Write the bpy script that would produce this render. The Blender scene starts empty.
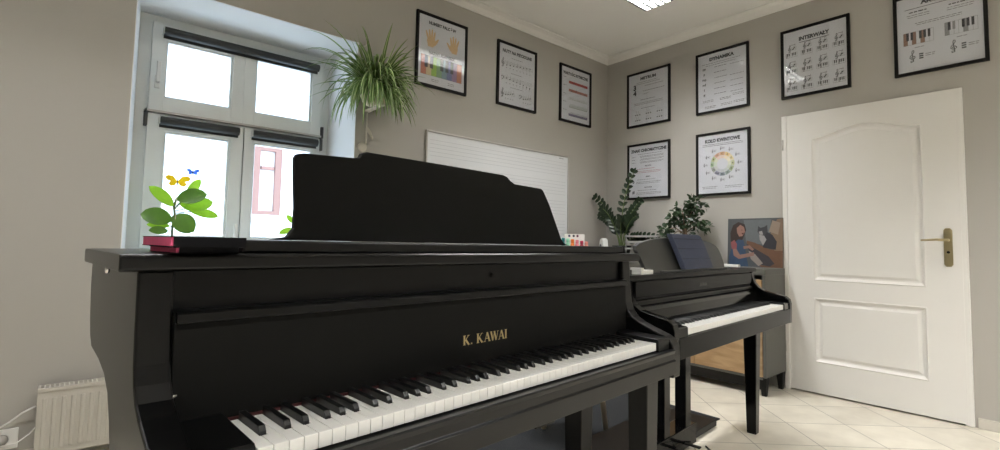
import bpy, math, random
from mathutils import Vector, Matrix
R = math.radians
SC = bpy.context.scene
COL = SC.collection

# ------------------------------------------------------------------ camera, world, exposure
F_PX, YAW, PITCH, ROLL = 497.8, R(40.59), R(3.54), R(1.13)
cam_d = bpy.data.cameras.new('camera')
cam_d.sensor_fit = 'HORIZONTAL'; cam_d.sensor_width = 36.0
cam_d.lens = 36.0 * F_PX / 1000.0
cam_d.shift_y = -0.012
cam_d.clip_start = 0.02; cam_d.clip_end = 200
cam = bpy.data.objects.new('camera', cam_d); COL.objects.link(cam)
fw = Vector((math.sin(YAW)*math.cos(PITCH), math.cos(YAW)*math.cos(PITCH), math.sin(PITCH)))
rt = Vector((math.cos(YAW), -math.sin(YAW), 0)); up = rt.cross(fw)
r2 = rt*math.cos(ROLL) + up*math.sin(ROLL); u2 = -rt*math.sin(ROLL) + up*math.cos(ROLL)
m = Matrix((r2, u2, -fw)).transposed().to_4x4()
m.translation = Vector((-4.2007, -3.1991, 1.05))
cam.matrix_world = m
SC.camera = cam

w = bpy.data.worlds.new('sky'); SC.world = w; w.use_nodes = True
bg = w.node_tree.nodes['Background']
bg.inputs[0].default_value = (0.64, 0.81, 1.0, 1); bg.inputs[1].default_value = 3.4
SC.view_settings.view_transform = 'Standard'; SC.view_settings.look = 'None'
SC.view_settings.exposure = 0.64; SC.view_settings.gamma = 1.0
SC.view_settings.use_curve_mapping = False
LAMP_POWER = 75.0

def area(name, loc, rot, sx, sy, power, colr, parent=None):
    l = bpy.data.lights.new(name, 'AREA'); l.shape = 'RECTANGLE'; l.size = sx; l.size_y = sy
    l.energy = power; l.color = colr
    o = bpy.data.objects.new(name, l); COL.objects.link(o); o.location = loc; o.rotation_euler = rot
    if parent: o.parent = parent
    return o
# sky light guided through the window openings (portals)
for nm, lc, rx, sx, sy in (('window_portal', (-3.38, 0.60, 1.68), R(-90), 1.10, 1.40),):
    p = area(nm, lc, (rx, 0, 0), sx, sy, 1, (1, 1, 1)); p.data.cycles.is_portal = True

# ------------------------------------------------------------------ materials
MATS = {}
def mat(name, col, rough=0.5, metal=0.0, spec=0.5, coat=0.0, noise=None, bump=None, emit=None):
    if name in MATS: return MATS[name]
    m = bpy.data.materials.new(name); m.use_nodes = True; nt = m.node_tree; b = nt.nodes['Principled BSDF']
    c = tuple(col) + (1,)
    b.inputs['Base Color'].default_value = c; b.inputs['Roughness'].default_value = rough
    b.inputs['Metallic'].default_value = metal; b.inputs['Specular IOR Level'].default_value = spec
    b.inputs['Coat Weight'].default_value = coat
    tc = nt.nodes.new('ShaderNodeTexCoord')
    if noise:
        sc, amt = noise
        n = nt.nodes.new('ShaderNodeTexNoise'); n.inputs['Scale'].default_value = sc; n.inputs['Detail'].default_value = 4
        nt.links.new(tc.outputs['Object'], n.inputs['Vector'])
        mx = nt.nodes.new('ShaderNodeMixRGB'); mx.inputs[1].default_value = tuple(x*(1-amt) for x in col)+(1,)
        mx.inputs[2].default_value = tuple(min(1, x*(1+amt)) for x in col)+(1,)
        nt.links.new(n.outputs['Fac'], mx.inputs[0]); nt.links.new(mx.outputs[0], b.inputs['Base Color'])
    if bump:
        sc, st = bump
        n = nt.nodes.new('ShaderNodeTexNoise'); n.inputs['Scale'].default_value = sc
        nt.links.new(tc.outputs['Object'], n.inputs['Vector'])
        bp = nt.nodes.new('ShaderNodeBump'); bp.inputs['Strength'].default_value = st; bp.inputs['Distance'].default_value = 0.002
        nt.links.new(n.outputs['Fac'], bp.inputs['Height']); nt.links.new(bp.outputs[0], b.inputs['Normal'])
    if emit:
        b.inputs['Emission Color'].default_value = tuple(emit[0])+(1,); b.inputs['Emission Strength'].default_value = emit[1]
    MATS[name] = m; return m

M_WALL = mat('wall_paint', (0.435, 0.415, 0.375), 0.9, spec=0.2, noise=(1.5, 0.02), bump=(160, 0.15))
M_CEIL = mat('ceiling_paint', (0.84, 0.82, 0.78), 0.95, spec=0.1, noise=(2, 0.02))
M_COVE = mat('cove_paint', (0.80, 0.78, 0.74), 0.9, spec=0.1, noise=(2, 0.02))
M_REVEAL = mat('reveal_paint', (0.84, 0.85, 0.85), 0.8, spec=0.2, noise=(3, 0.01))
M_WINF = mat('window_frame_white', (0.80, 0.82, 0.80), 0.35, noise=(6, 0.02))
M_DOOR = mat('door_white', (0.78, 0.76, 0.72), 0.45, noise=(8, 0.015))
M_SATIN = mat('satin_black_lacquer', (0.003, 0.003, 0.003), 0.28, spec=0.26, noise=(30, 0.1))
M_SATIN2 = mat('satin_black_panel', (0.003, 0.003, 0.003), 0.45, spec=0.2, noise=(30, 0.1))
M_DESK1 = mat('matte_black_desk', (0.004, 0.004, 0.0035), 0.6, spec=0.13, noise=(30, 0.1))
M_GLOSS = mat('polished_black_lacquer', (0.004, 0.004, 0.004), 0.12, spec=0.28, noise=(30, 0.1))
M_DESK2 = mat('dark_grey_desk', (0.024, 0.024, 0.021), 0.4, noise=(30, 0.1))
M_IVORY = mat('white_key_resin', (0.82, 0.81, 0.77), 0.25, noise=(40, 0.01))
M_EBONY = mat('black_key_resin', (0.005, 0.005, 0.005), 0.35, noise=(40, 0.1))
M_FELT = mat('red_felt', (0.05, 0.008, 0.008), 0.95, noise=(200, 0.3))
M_GOLD = mat('gold_letter', (0.50, 0.40, 0.20), 0.35, metal=0.7, noise=(60, 0.05))
M_GREYL = mat('grey_letter', (0.12, 0.12, 0.11), 0.4, noise=(60, 0.05))
M_CHROME = mat('chrome', (0.8, 0.8, 0.8), 0.2, metal=1, noise=(60, 0.02))
M_BLACK = mat('frame_black', (0.008, 0.007, 0.006), 0.55, spec=0.2, noise=(40, 0.15))
M_PAPER = mat('paper_white', (0.62, 0.63, 0.67), 0.6, noise=(5, 0.01))
M_INK = mat('ink_black', (0.02, 0.02, 0.025), 0.7, noise=(50, 0.1))
M_INKG = mat('ink_grey', (0.13, 0.13, 0.14), 0.7, noise=(50, 0.1))
M_BLIND = mat('blind_charcoal', (0.035, 0.036, 0.034), 0.6, noise=(60, 0.1))
M_RAD = mat('radiator_enamel', (0.52, 0.49, 0.43), 0.4, noise=(10, 0.01))
M_BRASS = mat('aged_brass', (0.45, 0.38, 0.22), 0.35, metal=0.9, noise=(40, 0.1))
M_PINK = mat('pink_paper', (0.80, 0.10, 0.24), 0.7, noise=(60, 0.08))
M_COVER = mat('book_cover_black', (0.005, 0.005, 0.006), 0.7, spec=0.1, noise=(60, 0.1))
M_NAVY = mat('navy_leatherette', (0.018, 0.026, 0.060), 0.55, noise=(90, 0.12), bump=(500, 0.3))
M_CAB = mat('cabinet_grey', (0.10, 0.10, 0.088), 0.5, noise=(20, 0.05))
M_POT = mat('plant_pot_dark', (0.05, 0.05, 0.05), 0.6, noise=(20, 0.1))
M_POTC = mat('cream_pot', (0.62, 0.56, 0.40), 0.55, noise=(20, 0.06))
M_SOIL = mat('potting_soil', (0.03, 0.02, 0.012), 1, noise=(80, 0.5))
M_STEM = mat('green_stem', (0.12, 0.18, 0.05), 0.6, noise=(40, 0.15))
M_WHITEP = mat('white_plastic', (0.78, 0.77, 0.74), 0.4, noise=(20, 0.02))
M_BOARD = mat('whiteboard_surface', (0.74, 0.75, 0.76), 0.3, noise=(4, 0.01))
M_ALU = mat('brushed_aluminium', (0.55, 0.53, 0.50), 0.4, metal=0.7, noise=(80, 0.05))
M_RUG = mat('charcoal_rug', (0.016, 0.018, 0.020), 0.95, noise=(350, 0.45), bump=(600, 0.8))

def leafmat(name, c, tr=0.35):
    if name in MATS: return MATS[name]
    m = bpy.data.materials.new(name); m.use_nodes = True; nt = m.node_tree; b = nt.nodes['Principled BSDF']
    out = nt.nodes['Material Output']
    tc = nt.nodes.new('ShaderNodeTexCoord'); n = nt.nodes.new('ShaderNodeTexNoise'); n.inputs['Scale'].default_value = 25
    nt.links.new(tc.outputs['Object'], n.inputs['Vector'])
    mx = nt.nodes.new('ShaderNodeMixRGB'); mx.inputs[1].default_value = tuple(x*0.75 for x in c)+(1,); mx.inputs[2].default_value = tuple(x*1.2 for x in c)+(1,)
    nt.links.new(n.outputs['Fac'], mx.inputs[0]); nt.links.new(mx.outputs[0], b.inputs['Base Color'])
    b.inputs['Roughness'].default_value = 0.4
    t = nt.nodes.new('ShaderNodeBsdfTranslucent'); nt.links.new(mx.outputs[0], t.inputs['Color'])
    ms = nt.nodes.new('ShaderNodeMixShader'); ms.inputs[0].default_value = tr
    nt.links.new(b.outputs[0], ms.inputs[1]); nt.links.new(t.outputs[0], ms.inputs[2]); nt.links.new(ms.outputs[0], out.inputs['Surface'])
    MATS[name] = m; return m
M_LEAF_DK = leafmat('leaf_dark_green', (0.030, 0.060, 0.022), 0.2)
M_LEAF_ZZ = leafmat('leaf_deep_green', (0.022, 0.042, 0.018), 0.15)
M_LEAF_SP = leafmat('leaf_spider_green', (0.15, 0.26, 0.06), 0.35)
M_LEAF_SPW = leafmat('leaf_spider_cream', (0.50, 0.58, 0.30), 0.35)
M_LEAF_BR = leafmat('leaf_bright_green', (0.30, 0.55, 0.03), 0.6)
M_YEL = leafmat('butterfly_yellow', (1.0, 0.78, 0.04), 0.6)
M_BLU = leafmat('butterfly_blue', (0.20, 0.42, 0.95), 0.6)

def glassmat(name, tint=(1, 1, 1), ior=1.45):
    m = bpy.data.materials.new(name); m.use_nodes = True; nt = m.node_tree; nt.nodes.remove(nt.nodes['Principled BSDF'])
    out = nt.nodes['Material Output']; t = nt.nodes.new('ShaderNodeBsdfTransparent'); t.inputs[0].default_value = tuple(tint)+(1,)
    g = nt.nodes.new('ShaderNodeBsdfGlossy'); g.inputs['Roughness'].default_value = 0.02
    f = nt.nodes.new('ShaderNodeFresnel'); ge = nt.nodes.new('ShaderNodeNewGeometry'); mr = nt.nodes.new('ShaderNodeMapRange')
    mr.inputs[3].default_value = ior; mr.inputs[4].default_value = 1/ior; nt.links.new(ge.outputs['Backfacing'], mr.inputs[0]); nt.links.new(mr.outputs[0], f.inputs[0])
    ms = nt.nodes.new('ShaderNodeMixShader'); nt.links.new(f.outputs[0], ms.inputs[0])
    nt.links.new(t.outputs[0], ms.inputs[1]); nt.links.new(g.outputs[0], ms.inputs[2]); nt.links.new(ms.outputs[0], out.inputs['Surface'])
    return m
M_GLASS = glassmat('clear_glass')

def woodmat():
    m = bpy.data.materials.new('oak_veneer'); m.use_nodes = True; nt = m.node_tree; b = nt.nodes['Principled BSDF']; b.inputs['Roughness'].default_value = 0.5
    tc = nt.nodes.new('ShaderNodeTexCoord'); mp = nt.nodes.new('ShaderNodeMapping'); mp.inputs['Scale'].default_value = (3, 3, 16)
    n = nt.nodes.new('ShaderNodeTexNoise'); n.inputs['Scale'].default_value = 1.6; n.inputs['Detail'].default_value = 6; n.inputs['Distortion'].default_value = 0.6
    r = nt.nodes.new('ShaderNodeValToRGB'); r.color_ramp.elements[0].position = 0.35; r.color_ramp.elements[0].color = (0.34, 0.21, 0.10, 1)
    r.color_ramp.elements[1].position = 0.62; r.color_ramp.elements[1].color = (0.46, 0.31, 0.165, 1)
    nt.links.new(tc.outputs['Object'], mp.inputs[0]); nt.links.new(mp.outputs[0], n.inputs['Vector']); nt.links.new(n.outputs['Fac'], r.inputs[0]); nt.links.new(r.outputs[0], b.inputs['Base Color'])
    return m
M_WOOD = woodmat()

def tilemat():
    m = bpy.data.materials.new('diagonal_floor_tiles'); m.use_nodes = True; nt = m.node_tree; b = nt.nodes['Principled BSDF']
    tc = nt.nodes.new('ShaderNodeTexCoord'); sx = nt.nodes.new('ShaderNodeSeparateXYZ')
    S = 0.35; a = R(47)
    def lin(ax, ay, off):
        v = nt.nodes.new('ShaderNodeVectorMath'); v.operation = 'DOT_PRODUCT'; v.inputs[1].default_value = (ax, ay, 0)
        nt.links.new(tc.outputs['Object'], v.inputs[0])
        s = nt.nodes.new('ShaderNodeMath'); s.operation = 'SUBTRACT'; s.inputs[1].default_value = off; nt.links.new(v.outputs['Value'], s.inputs[0])
        d = nt.nodes.new('ShaderNodeMath'); d.operation = 'DIVIDE'; d.inputs[1].default_value = S; nt.links.new(s.outputs[0], d.inputs[0]); return d
    def edge(d):
        f = nt.nodes.new('ShaderNodeMath'); f.operation = 'PINGPONG'; f.inputs[1].default_value = 0.5; nt.links.new(d.outputs[0], f.inputs[0])
        g = nt.nodes.new('ShaderNodeMath'); g.operation = 'LESS_THAN'; g.inputs[1].default_value = 0.0075; nt.links.new(f.outputs[0], g.inputs[0]); return g
    def fl(d):
        f = nt.nodes.new('ShaderNodeMath'); f.operation = 'FLOOR'; nt.links.new(d.outputs[0], f.inputs[0]); return f
    A = lin(-math.sin(a), math.cos(a), -0.39); B = lin(math.cos(a), math.sin(a), -1.688)
    mx = nt.nodes.new('ShaderNodeMath'); mx.operation = 'MAXIMUM'; nt.links.new(edge(A).outputs[0], mx.inputs[0]); nt.links.new(edge(B).outputs[0], mx.inputs[1])
    cb = nt.nodes.new('ShaderNodeCombineXYZ'); nt.links.new(fl(A).outputs[0], cb.inputs[0]); nt.links.new(fl(B).outputs[0], cb.inputs[1])
    wn = nt.nodes.new('ShaderNodeTexWhiteNoise'); nt.links.new(cb.outputs[0], wn.inputs['Vector'])
    ns = nt.nodes.new('ShaderNodeTexNoise'); ns.inputs['Scale'].default_value = 7; ns.inputs['Detail'].default_value = 5; nt.links.new(tc.outputs['Object'], ns.inputs['Vector'])
    r = nt.nodes.new('ShaderNodeValToRGB'); r.color_ramp.elements[0].position = 0.3; r.color_ramp.elements[0].color = (0.60, 0.55, 0.45, 1); r.color_ramp.elements[1].position = 0.7; r.color_ramp.elements[1].color = (0.72, 0.67, 0.56, 1)
    nt.links.new(ns.outputs['Fac'], r.inputs[0])
    hs = nt.nodes.new('ShaderNodeHueSaturation'); nt.links.new(r.outputs[0], hs.inputs['Color'])
    mr = nt.nodes.new('ShaderNodeMapRange'); mr.inputs[3].default_value = 0.94; mr.inputs[4].default_value = 1.05; nt.links.new(wn.outputs['Value'], mr.inputs[0]); nt.links.new(mr.outputs[0], hs.inputs['Value'])
    c = nt.nodes.new('ShaderNodeMixRGB'); c.inputs[2].default_value = (0.28, 0.25, 0.20, 1); nt.links.new(mx.outputs[0], c.inputs[0]); nt.links.new(hs.outputs[0], c.inputs[1])
    nt.links.new(c.outputs[0], b.inputs['Base Color']); b.inputs['Roughness'].default_value = 0.35
    return m
M_TILE = tilemat()

# ------------------------------------------------------------------ mesh helpers
class MB:
    def __init__(s): s.v = []; s.f = []; s.mi = []; s.mats = []
    def m(s, mt):
        if mt not in s.mats: s.mats.append(mt)
        return s.mats.index(mt)
    def add(s, vs, fs, mt):
        k = len(s.v); i = s.m(mt); s.v += [tuple(v) for v in vs]
        for f in fs: s.f.append(tuple(k+j for j in f)); s.mi.append(i)
        return s
    def box(s, x0, x1, y0, y1, z0, z1, mt):
        return s.add([(x0,y0,z0),(x1,y0,z0),(x1,y1,z0),(x0,y1,z0),(x0,y0,z1),(x1,y0,z1),(x1,y1,z1),(x0,y1,z1)],
                     [(0,3,2,1),(4,5,6,7),(0,1,5,4),(1,2,6,5),(2,3,7,6),(3,0,4,7)], mt)
    def prism(s, pts, ax, a, b, mt):
        """pts: 2D outline; extruded along axis ax from a to b. ax=0: pts=(y,z); 1: (x,z); 2: (x,y)"""
        def P(p, h): return {0: (h,p[0],p[1]), 1: (p[0],h,p[1]), 2: (p[0],p[1],h)}[ax]
        n = len(pts); vs = [P(p, a) for p in pts] + [P(p, b) for p in pts]
        fs = [tuple(range(n)), tuple(range(2*n-1, n-1, -1))] + [(i, n+i, n+(i+1) % n, (i+1) % n) for i in range(n)]
        return s.add(vs, fs, mt)
    def taper(s, b0, b1, z0, z1, mt):
        """b=(x0,x1,y0,y1) at z0 and at z1"""
        def q(b, z): return [(b[0],b[2],z),(b[1],b[2],z),(b[1],b[3],z),(b[0],b[3],z)]
        return s.add(q(b0,z0)+q(b1,z1), [(0,3,2,1),(4,5,6,7),(0,1,5,4),(1,2,6,5),(2,3,7,6),(3,0,4,7)], mt)
    def tube(s, pts, r, mt, n=8, cap=True):
        pts = [Vector(p) for p in pts]; rs = r if isinstance(r, (list, tuple)) else [r]*len(pts)
        rings = []; prev = None
        for i, p in enumerate(pts):
            d = (pts[min(i+1, len(pts)-1)] - pts[max(i-1, 0)]).normalized()
            ref = prev if prev is not None else (Vector((0,0,1)) if abs(d.z) < 0.9 else Vector((1,0,0)))
            u = (ref - d*ref.dot(d)).normalized(); prev = u; v = d.cross(u)
            rings.append([p + (u*math.cos(2*math.pi*k/n) + v*math.sin(2*math.pi*k/n))*rs[i] for k in range(n)])
        vs = [q for rr in rings for q in rr]; fs = []
        for i in range(len(pts)-1):
            for k in range(n): fs.append((i*n+k, i*n+(k+1) % n, (i+1)*n+(k+1) % n, (i+1)*n+k))
        if cap: fs += [tuple(range(n-1, -1, -1)), tuple(range((len(pts)-1)*n, len(pts)*n))]
        return s.add(vs, fs, mt)
    def lathe(s, prof, c, mt, n=24):
        vs = []; fs = []
        for r_, z in prof:
            for k in range(n): a = 2*math.pi*k/n; vs.append((c[0]+r_*math.cos(a), c[1]+r_*math.sin(a), c[2]+z))
        for i in range(len(prof)-1):
            for k in range(n): fs.append((i*n+k, i*n+(k+1) % n, (i+1)*n+(k+1) % n, (i+1)*n+k))
        fs += [tuple(range(n-1,-1,-1)), tuple(range((len(prof)-1)*n, len(prof)*n))]
        return s.add(vs, fs, mt)
    def quad(s, x0, x1, z0, z1, y, mt):
        return s.add([(x0,y,z0),(x1,y,z0),(x1,y,z1),(x0,y,z1)], [(0,1,2,3)], mt)
    def poly(s, pts, y, mt):
        return s.add([(p[0],y,p[1]) for p in pts], [tuple(range(len(pts)))], mt)
    def ribbon(s, pts, wd, y, mt):
        """flat 2D stroke in the xz plane"""
        vs = []; n = len(pts)
        for i, p in enumerate(pts):
            a = pts[max(i-1,0)]; b = pts[min(i+1,n-1)]; dx, dz = b[0]-a[0], b[1]-a[1]; l = math.hypot(dx,dz) or 1
            ww = wd[i] if isinstance(wd, (list,tuple)) else wd
            nx, nz = -dz/l*ww/2, dx/l*ww/2
            vs += [(p[0]+nx,y,p[1]+nz),(p[0]-nx,y,p[1]-nz)]
        return s.add(vs, [(2*i,2*i+1,2*i+3,2*i+2) for i in range(n-1)], mt)
    def leaf(s, base, tip, nrm, wd, mt, fold=0.15, droop=0.0, seg=6, pw=1.0):
        base = Vector(base); tip = Vector(tip); d = tip-base; L = d.length; nrm = Vector(nrm)
        sd = d.cross(nrm).normalized(); nn = sd.cross(d).normalized()
        vs = []; 
        for i in range(seg+1):
            t = i/seg; ww = wd/2*(math.sin(math.pi*min(1, t**pw*0.97+0.015)))**0.6
            if i == seg: ww = wd*0.02
            c = base + d*t + nn*(droop*L*(4*t*(1-t)))
            vs += [c + sd*ww + nn*ww*fold*2, c, c - sd*ww + nn*ww*fold*2]
        fs = []
        for i in range(seg):
            a = 3*i; fs += [(a,a+1,a+4,a+3),(a+1,a+2,a+5,a+4)]
        return s.add(vs, fs, mt)
    def build(s, name, parent=None, bevel=0, smooth=False, loc=None, rot=None, label=None):
        me = bpy.data.meshes.new(name); me.from_pydata(s.v, [], s.f)
        for mt in s.mats: me.materials.append(mt)
        for i, p in enumerate(me.polygons): p.material_index = s.mi[i]; p.use_smooth = smooth
        me.update()
        o = bpy.data.objects.new(name, me); COL.objects.link(o)
        if parent: o.parent = parent
        if loc: o.location = loc
        if rot is not None: o.rotation_euler = (0,0,rot)
        if bevel:
            b = o.modifiers.new('bevel', 'BEVEL'); b.width = bevel; b.segments = 2; b.limit_method = 'ANGLE'; b.angle_limit = R(40)
        if label: o['label'] = label
        return o

def tag(o, label, cat, group=None, kind=None):
    o['label'] = label; o['category'] = cat
    if group: o['group'] = group
    if kind: o['kind'] = kind
    return o
def thing(name, loc, rz, label, cat, group=None):
    o = bpy.data.objects.new(name, None); COL.objects.link(o); o.location = loc; o.rotation_euler = (0,0,rz); o.empty_display_size = 0.1
    return tag(o, label, cat, group)
def struct(o): o['kind'] = 'structure'; return o
def sbox(name, x0, x1, y0, y1, z0, z1, mt, parent=None, bevel=0):
    o = MB().box(x0,x1,y0,y1,z0,z1,mt).build(name, parent, bevel)
    if not parent: struct(o)
    return o

def text_mesh(txt, size, bold=0.0):
    cu = bpy.data.curves.new('t', 'FONT'); cu.body = txt; cu.size = size; cu.offset = bold*size; cu.resolution_u = 2
    o = bpy.data.objects.new('t', cu); COL.objects.link(o)
    me = bpy.data.meshes.new_from_object(o)
    vs = [tuple(v.co) for v in me.vertices]; fs = [tuple(p.vertices) for p in me.polygons]
    bpy.data.objects.remove(o); bpy.data.curves.remove(cu); bpy.data.meshes.remove(me)
    return vs, fs
def add_text(mb, txt, cx, z, size, y, mt, width=None, bold=0.0, align='C'):
    vs, fs = text_mesh(txt, size, bold)
    if not vs: return
    x0 = min(v[0] for v in vs); x1 = max(v[0] for v in vs); k = 1.0
    if width: k = width/(x1-x0)
    off = cx - (x0+x1)/2*k if align == 'C' else cx - x0*k
    mb.add([(v[0]*k+off, y, v[1]+z) for v in vs], fs, mt)

def seg_arc(cx, cz, r, a0, a1, n): return [(cx+r*math.cos(R(a0+(a1-a0)*i/n)), cz+r*math.sin(R(a0+(a1-a0)*i/n))) for i in range(n+1)]

# ------------------------------------------------------------------ room shell
H = 3.02; XL, YF = -6.4, -5.4
sbox('floor', XL, 0.2, YF, 0, -0.1, 0, M_TILE)
sbox('ceiling', XL, 0, YF, 0, H, H+0.1, M_CEIL)
# back wall (window wall) with a deep splayed window recess
wb = MB()
RX0, RX1, RZ1, RZ0 = -4.01, -2.775, 2.415, 0.93
WT = 0.62
wb.box(XL-0.1, RX0, 0, WT, 0, H, M_WALL); wb.box(RX1, 0.1, 0, WT, 0, H, M_WALL)
wb.box(RX0, RX1, 0, WT, RZ1, H, M_WALL); wb.box(RX0, RX1, 0, WT, 0, RZ0, M_WALL)
struct(wb.build('wall_back'))
rv = MB(); WY = 0.40; X0, X1, Z1 = -3.965, -2.80, 2.40
def slab4(mb, a, b, c, d, th, mt):
    a, b, c, d = map(Vector, (a,b,c,d)); n = (b-a).cross(d-a).normalized()*th
    mb.add([a,b,c,d,a+n,b+n,c+n,d+n], [(0,3,2,1),(4,5,6,7),(0,1,5,4),(1,2,6,5),(2,3,7,6),(3,0,4,7)], mt)
e = 0.002
rv.prism([(RX0, -e), (RX0+0.0035, -e), (X0, WY), (X0, WT), (RX0, WT)], 2, RZ0, RZ1, M_REVEAL)
rv.prism([(RX1, -e), (RX1-0.0035, -e), (X1, WY), (X1, WT), (RX1, WT)], 2, RZ0, RZ1, M_REVEAL)
rv.prism([(-e, RZ1), (-e, RZ1-0.0035), (WY, Z1), (WT, Z1), (WT, RZ1)], 0, RX0, RX1, M_REVEAL)
struct(rv.build('trim_1'))
sill = MB().box(RX0, RX1, -0.04, WY+0.02, RZ0, RZ0+0.03, M_REVEAL); struct(sill.build('trim_2', bevel=0.006))
# right wall with the door opening
DY0, DY1, DZ = -1.735, -2.705, 2.05
wr = MB()
wr.box(0, 0.14, DY0, 0, 0, H, M_WALL); wr.box(0, 0.14, YF, DY1, 0, H, M_WALL); wr.box(0, 0.14, DY1, DY0, DZ, H, M_WALL)
struct(wr.build('wall_right'))
sbox('wall_left', XL-0.1, XL, YF, 0, 0, H, M_WALL)
sbox('wall_front', XL, 0, YF-0.12, YF, 0, H, M_WALL)
sbox('wall_light_block', 0.14, 0.2, -2.9, -1.5, 0, 2.2, M_WALL)  # unseen panel added behind the door to block sky light at its gaps
sbox('trim_5', 0.025, 0.13, DY1, DY0, 0, 0.004, M_BLACK)  # dark strip added so the gap under the door does not glow
# coving
def cove(name, a, b, inward):
    mb = MB(); a = Vector(a); b = Vector(b); n = Vector(inward)
    prof = [(0,0),(0,-0.065),(0.008,-0.065),(0.012,-0.05),(0.03,-0.022),(0.055,-0.012),(0.068,-0.008),(0.068,0)]
    vs = [a + n*p[0] + Vector((0,0,p[1])) for p in prof] + [b + n*p[0] + Vector((0,0,p[1])) for p in prof]; k = len(prof)
    mb.add(vs, [tuple(range(k)), tuple(range(2*k-1,k-1,-1))] + [(i,k+i,k+(i+1)%k,(i+1)%k) for i in range(k)], M_COVE)
    return struct(mb.build(name))
cove('trim_3', (XL,0,H), (0,0,H), (0,-1,0)); cove('trim_4', (0,0,H), (0,YF,H), (-1,0,0))
# baseboards
sbox('baseboard_right', -0.012, 0, YF, -2.762, 0, 0.062, mat('baseboard_tile', (0.60,0.57,0.50), 0.4, noise=(20,0.05)), bevel=0.002)
sbox('baseboard_back', -4.6, 0, -0.012, 0, 0, 0.062, MATS['baseboard_tile'], bevel=0.002)

# ------------------------------------------------------------------ window_1
def frame_rect(mb, x0, x1, z0, z1, y0, y1, t, mt, tb=None):
    tb = tb or t
    mb.box(x0, x0+t, y0, y1, z0, z1, mt); mb.box(x1-t, x1, y0, y1, z0, z1, mt)
    mb.box(x0+t, x1-t, y0, y1, z0, z0+tb, mt); mb.box(x0+t, x1-t, y0, y1, z1-tb, z1, mt)
win = bpy.data.objects.new('window_1', None); COL.objects.link(win); win.location = (-3.385, 0.4, 0.96); struct(win)
def wp(mb, name, bevel=0.003): 
    o = mb.build(name, win, bevel); o.location = (3.385, -0.4, -0.96); return o
mb = MB(); frame_rect(mb, X0-0.004, X1+0.004, 0.955, Z1+0.003, 0.43, 0.52, 0.085, M_WINF, 0.06)
mb.box(X0+0.045, X1-0.045, 0.43, 0.52, 1.79, 1.83, M_WINF); mb.box(-3.395, -3.345, 0.428, 0.52, 0.99, 1.79, M_WINF)
wp(mb, 'outer_frame')
def sash(x0, x1, z0, z1, gl, name='sash'):
    gx0, gx1, gz0, gz1 = gl; mb = MB()
    y0, y1 = 0.40, 0.46
    mb.box(x0, gx0, y0, y1, z0, z1, M_WINF); mb.box(gx1, x1, y0, y1, z0, z1, M_WINF)
    mb.box(gx0, gx1, y0, y1, z0, gz0, M_WINF); mb.box(gx0, gx1, y0, y1, gz1, z1, M_WINF)
    b = 0.014
    frame_rect(mb, gx0, gx1, gz0, gz1, y0+0.012, y1, b, M_WINF)
    o = wp(mb, name, 0.002)
    g = MB().box(gx0+b, gx1-b, 0.435, 0.441, gz0+b, gz1-b, M_GLASS).build('glass_pane', o); return o
sash(-3.90, -3.385, 1.80, 2.355, (-3.83, -3.455, 1.895, 2.255))
sash(-3.385, -2.865, 1.80, 2.355, (-3.318, -2.935, 1.895, 2.275))
sash(-3.90, -3.375, 0.985, 1.79, (-3.815, -3.45, 1.05, 1.695))
sash(-3.368, -2.865, 0.985, 1.79, (-3.312, -2.915, 1.05, 1.70))
wp(MB().box(-3.905, -2.86, 0.385, 0.402, 1.798, 1.812, M_ALU), 'transom_strip', 0.002)
def whandle(x, z, up_):
    mb = MB(); mb.box(x-0.014, x+0.014, 0.385, 0.40, z-0.04, z+0.04, M_WHITEP)
    mb.box(x-0.010, x+0.010, 0.355, 0.39, z-0.01, z+0.012, M_WHITEP); mb.box(x-0.011, x+0.011, 0.345, 0.362, z-0.105 if not up_ else z-0.01, z+0.012 if not up_ else z+0.115, M_WHITEP)
    wp(mb, 'window_handle', 0.004)
whandle(-3.862, 1.985, True); whandle(-3.40, 1.03, True)
for x, z in ((-3.908, 1.755), (-2.855, 1.835), (-2.858, 1.745)):
    wp(MB().box(x-0.009, x+0.009, 0.385, 0.432, z-0.042, z+0.042, mat('hinge_dark', (0.06,0.06,0.06), 0.5, noise=(30,0.1))), 'hinge', 0.003)
# roller blinds
def blind(x0, x1, z, label):
    t = thing('roller_blind', ((x0+x1)/2, 0.37, z-0.03), 0, label, 'blind', 'rolled up charcoal blinds on the window')
    L = (x1-x0)/2; mb = MB()
    prof = [(0.0+0.026*math.cos(a), 0.0+0.026*math.sin(a)) for a in [2*math.pi*i/14 for i in range(14)]]
    mb.prism([(p[0], p[1]+0.028) for p in prof], 0, -L, L, M_BLIND); mb.build('cassette', t, smooth=False)
    MB().box(-L, L, 0.022, 0.027, -0.01, 0.022, M_BLIND).build('fabric_hem', t)
    for s in (-1, 1): MB().box(s*L-0.006, s*L+0.006, -0.018, 0.03, 0.008, 0.048, M_WHITEP).build('end_bracket', t, 0.002)
blind(-3.845, -2.905, 2.30, 'long charcoal roller blind across the top of the window')
blind(-3.84, -3.407, 1.752, 'short charcoal roller blind above the lower left pane')
blind(-3.325, -2.893, 1.752, 'short charcoal roller blind above the lower right pane')
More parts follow.
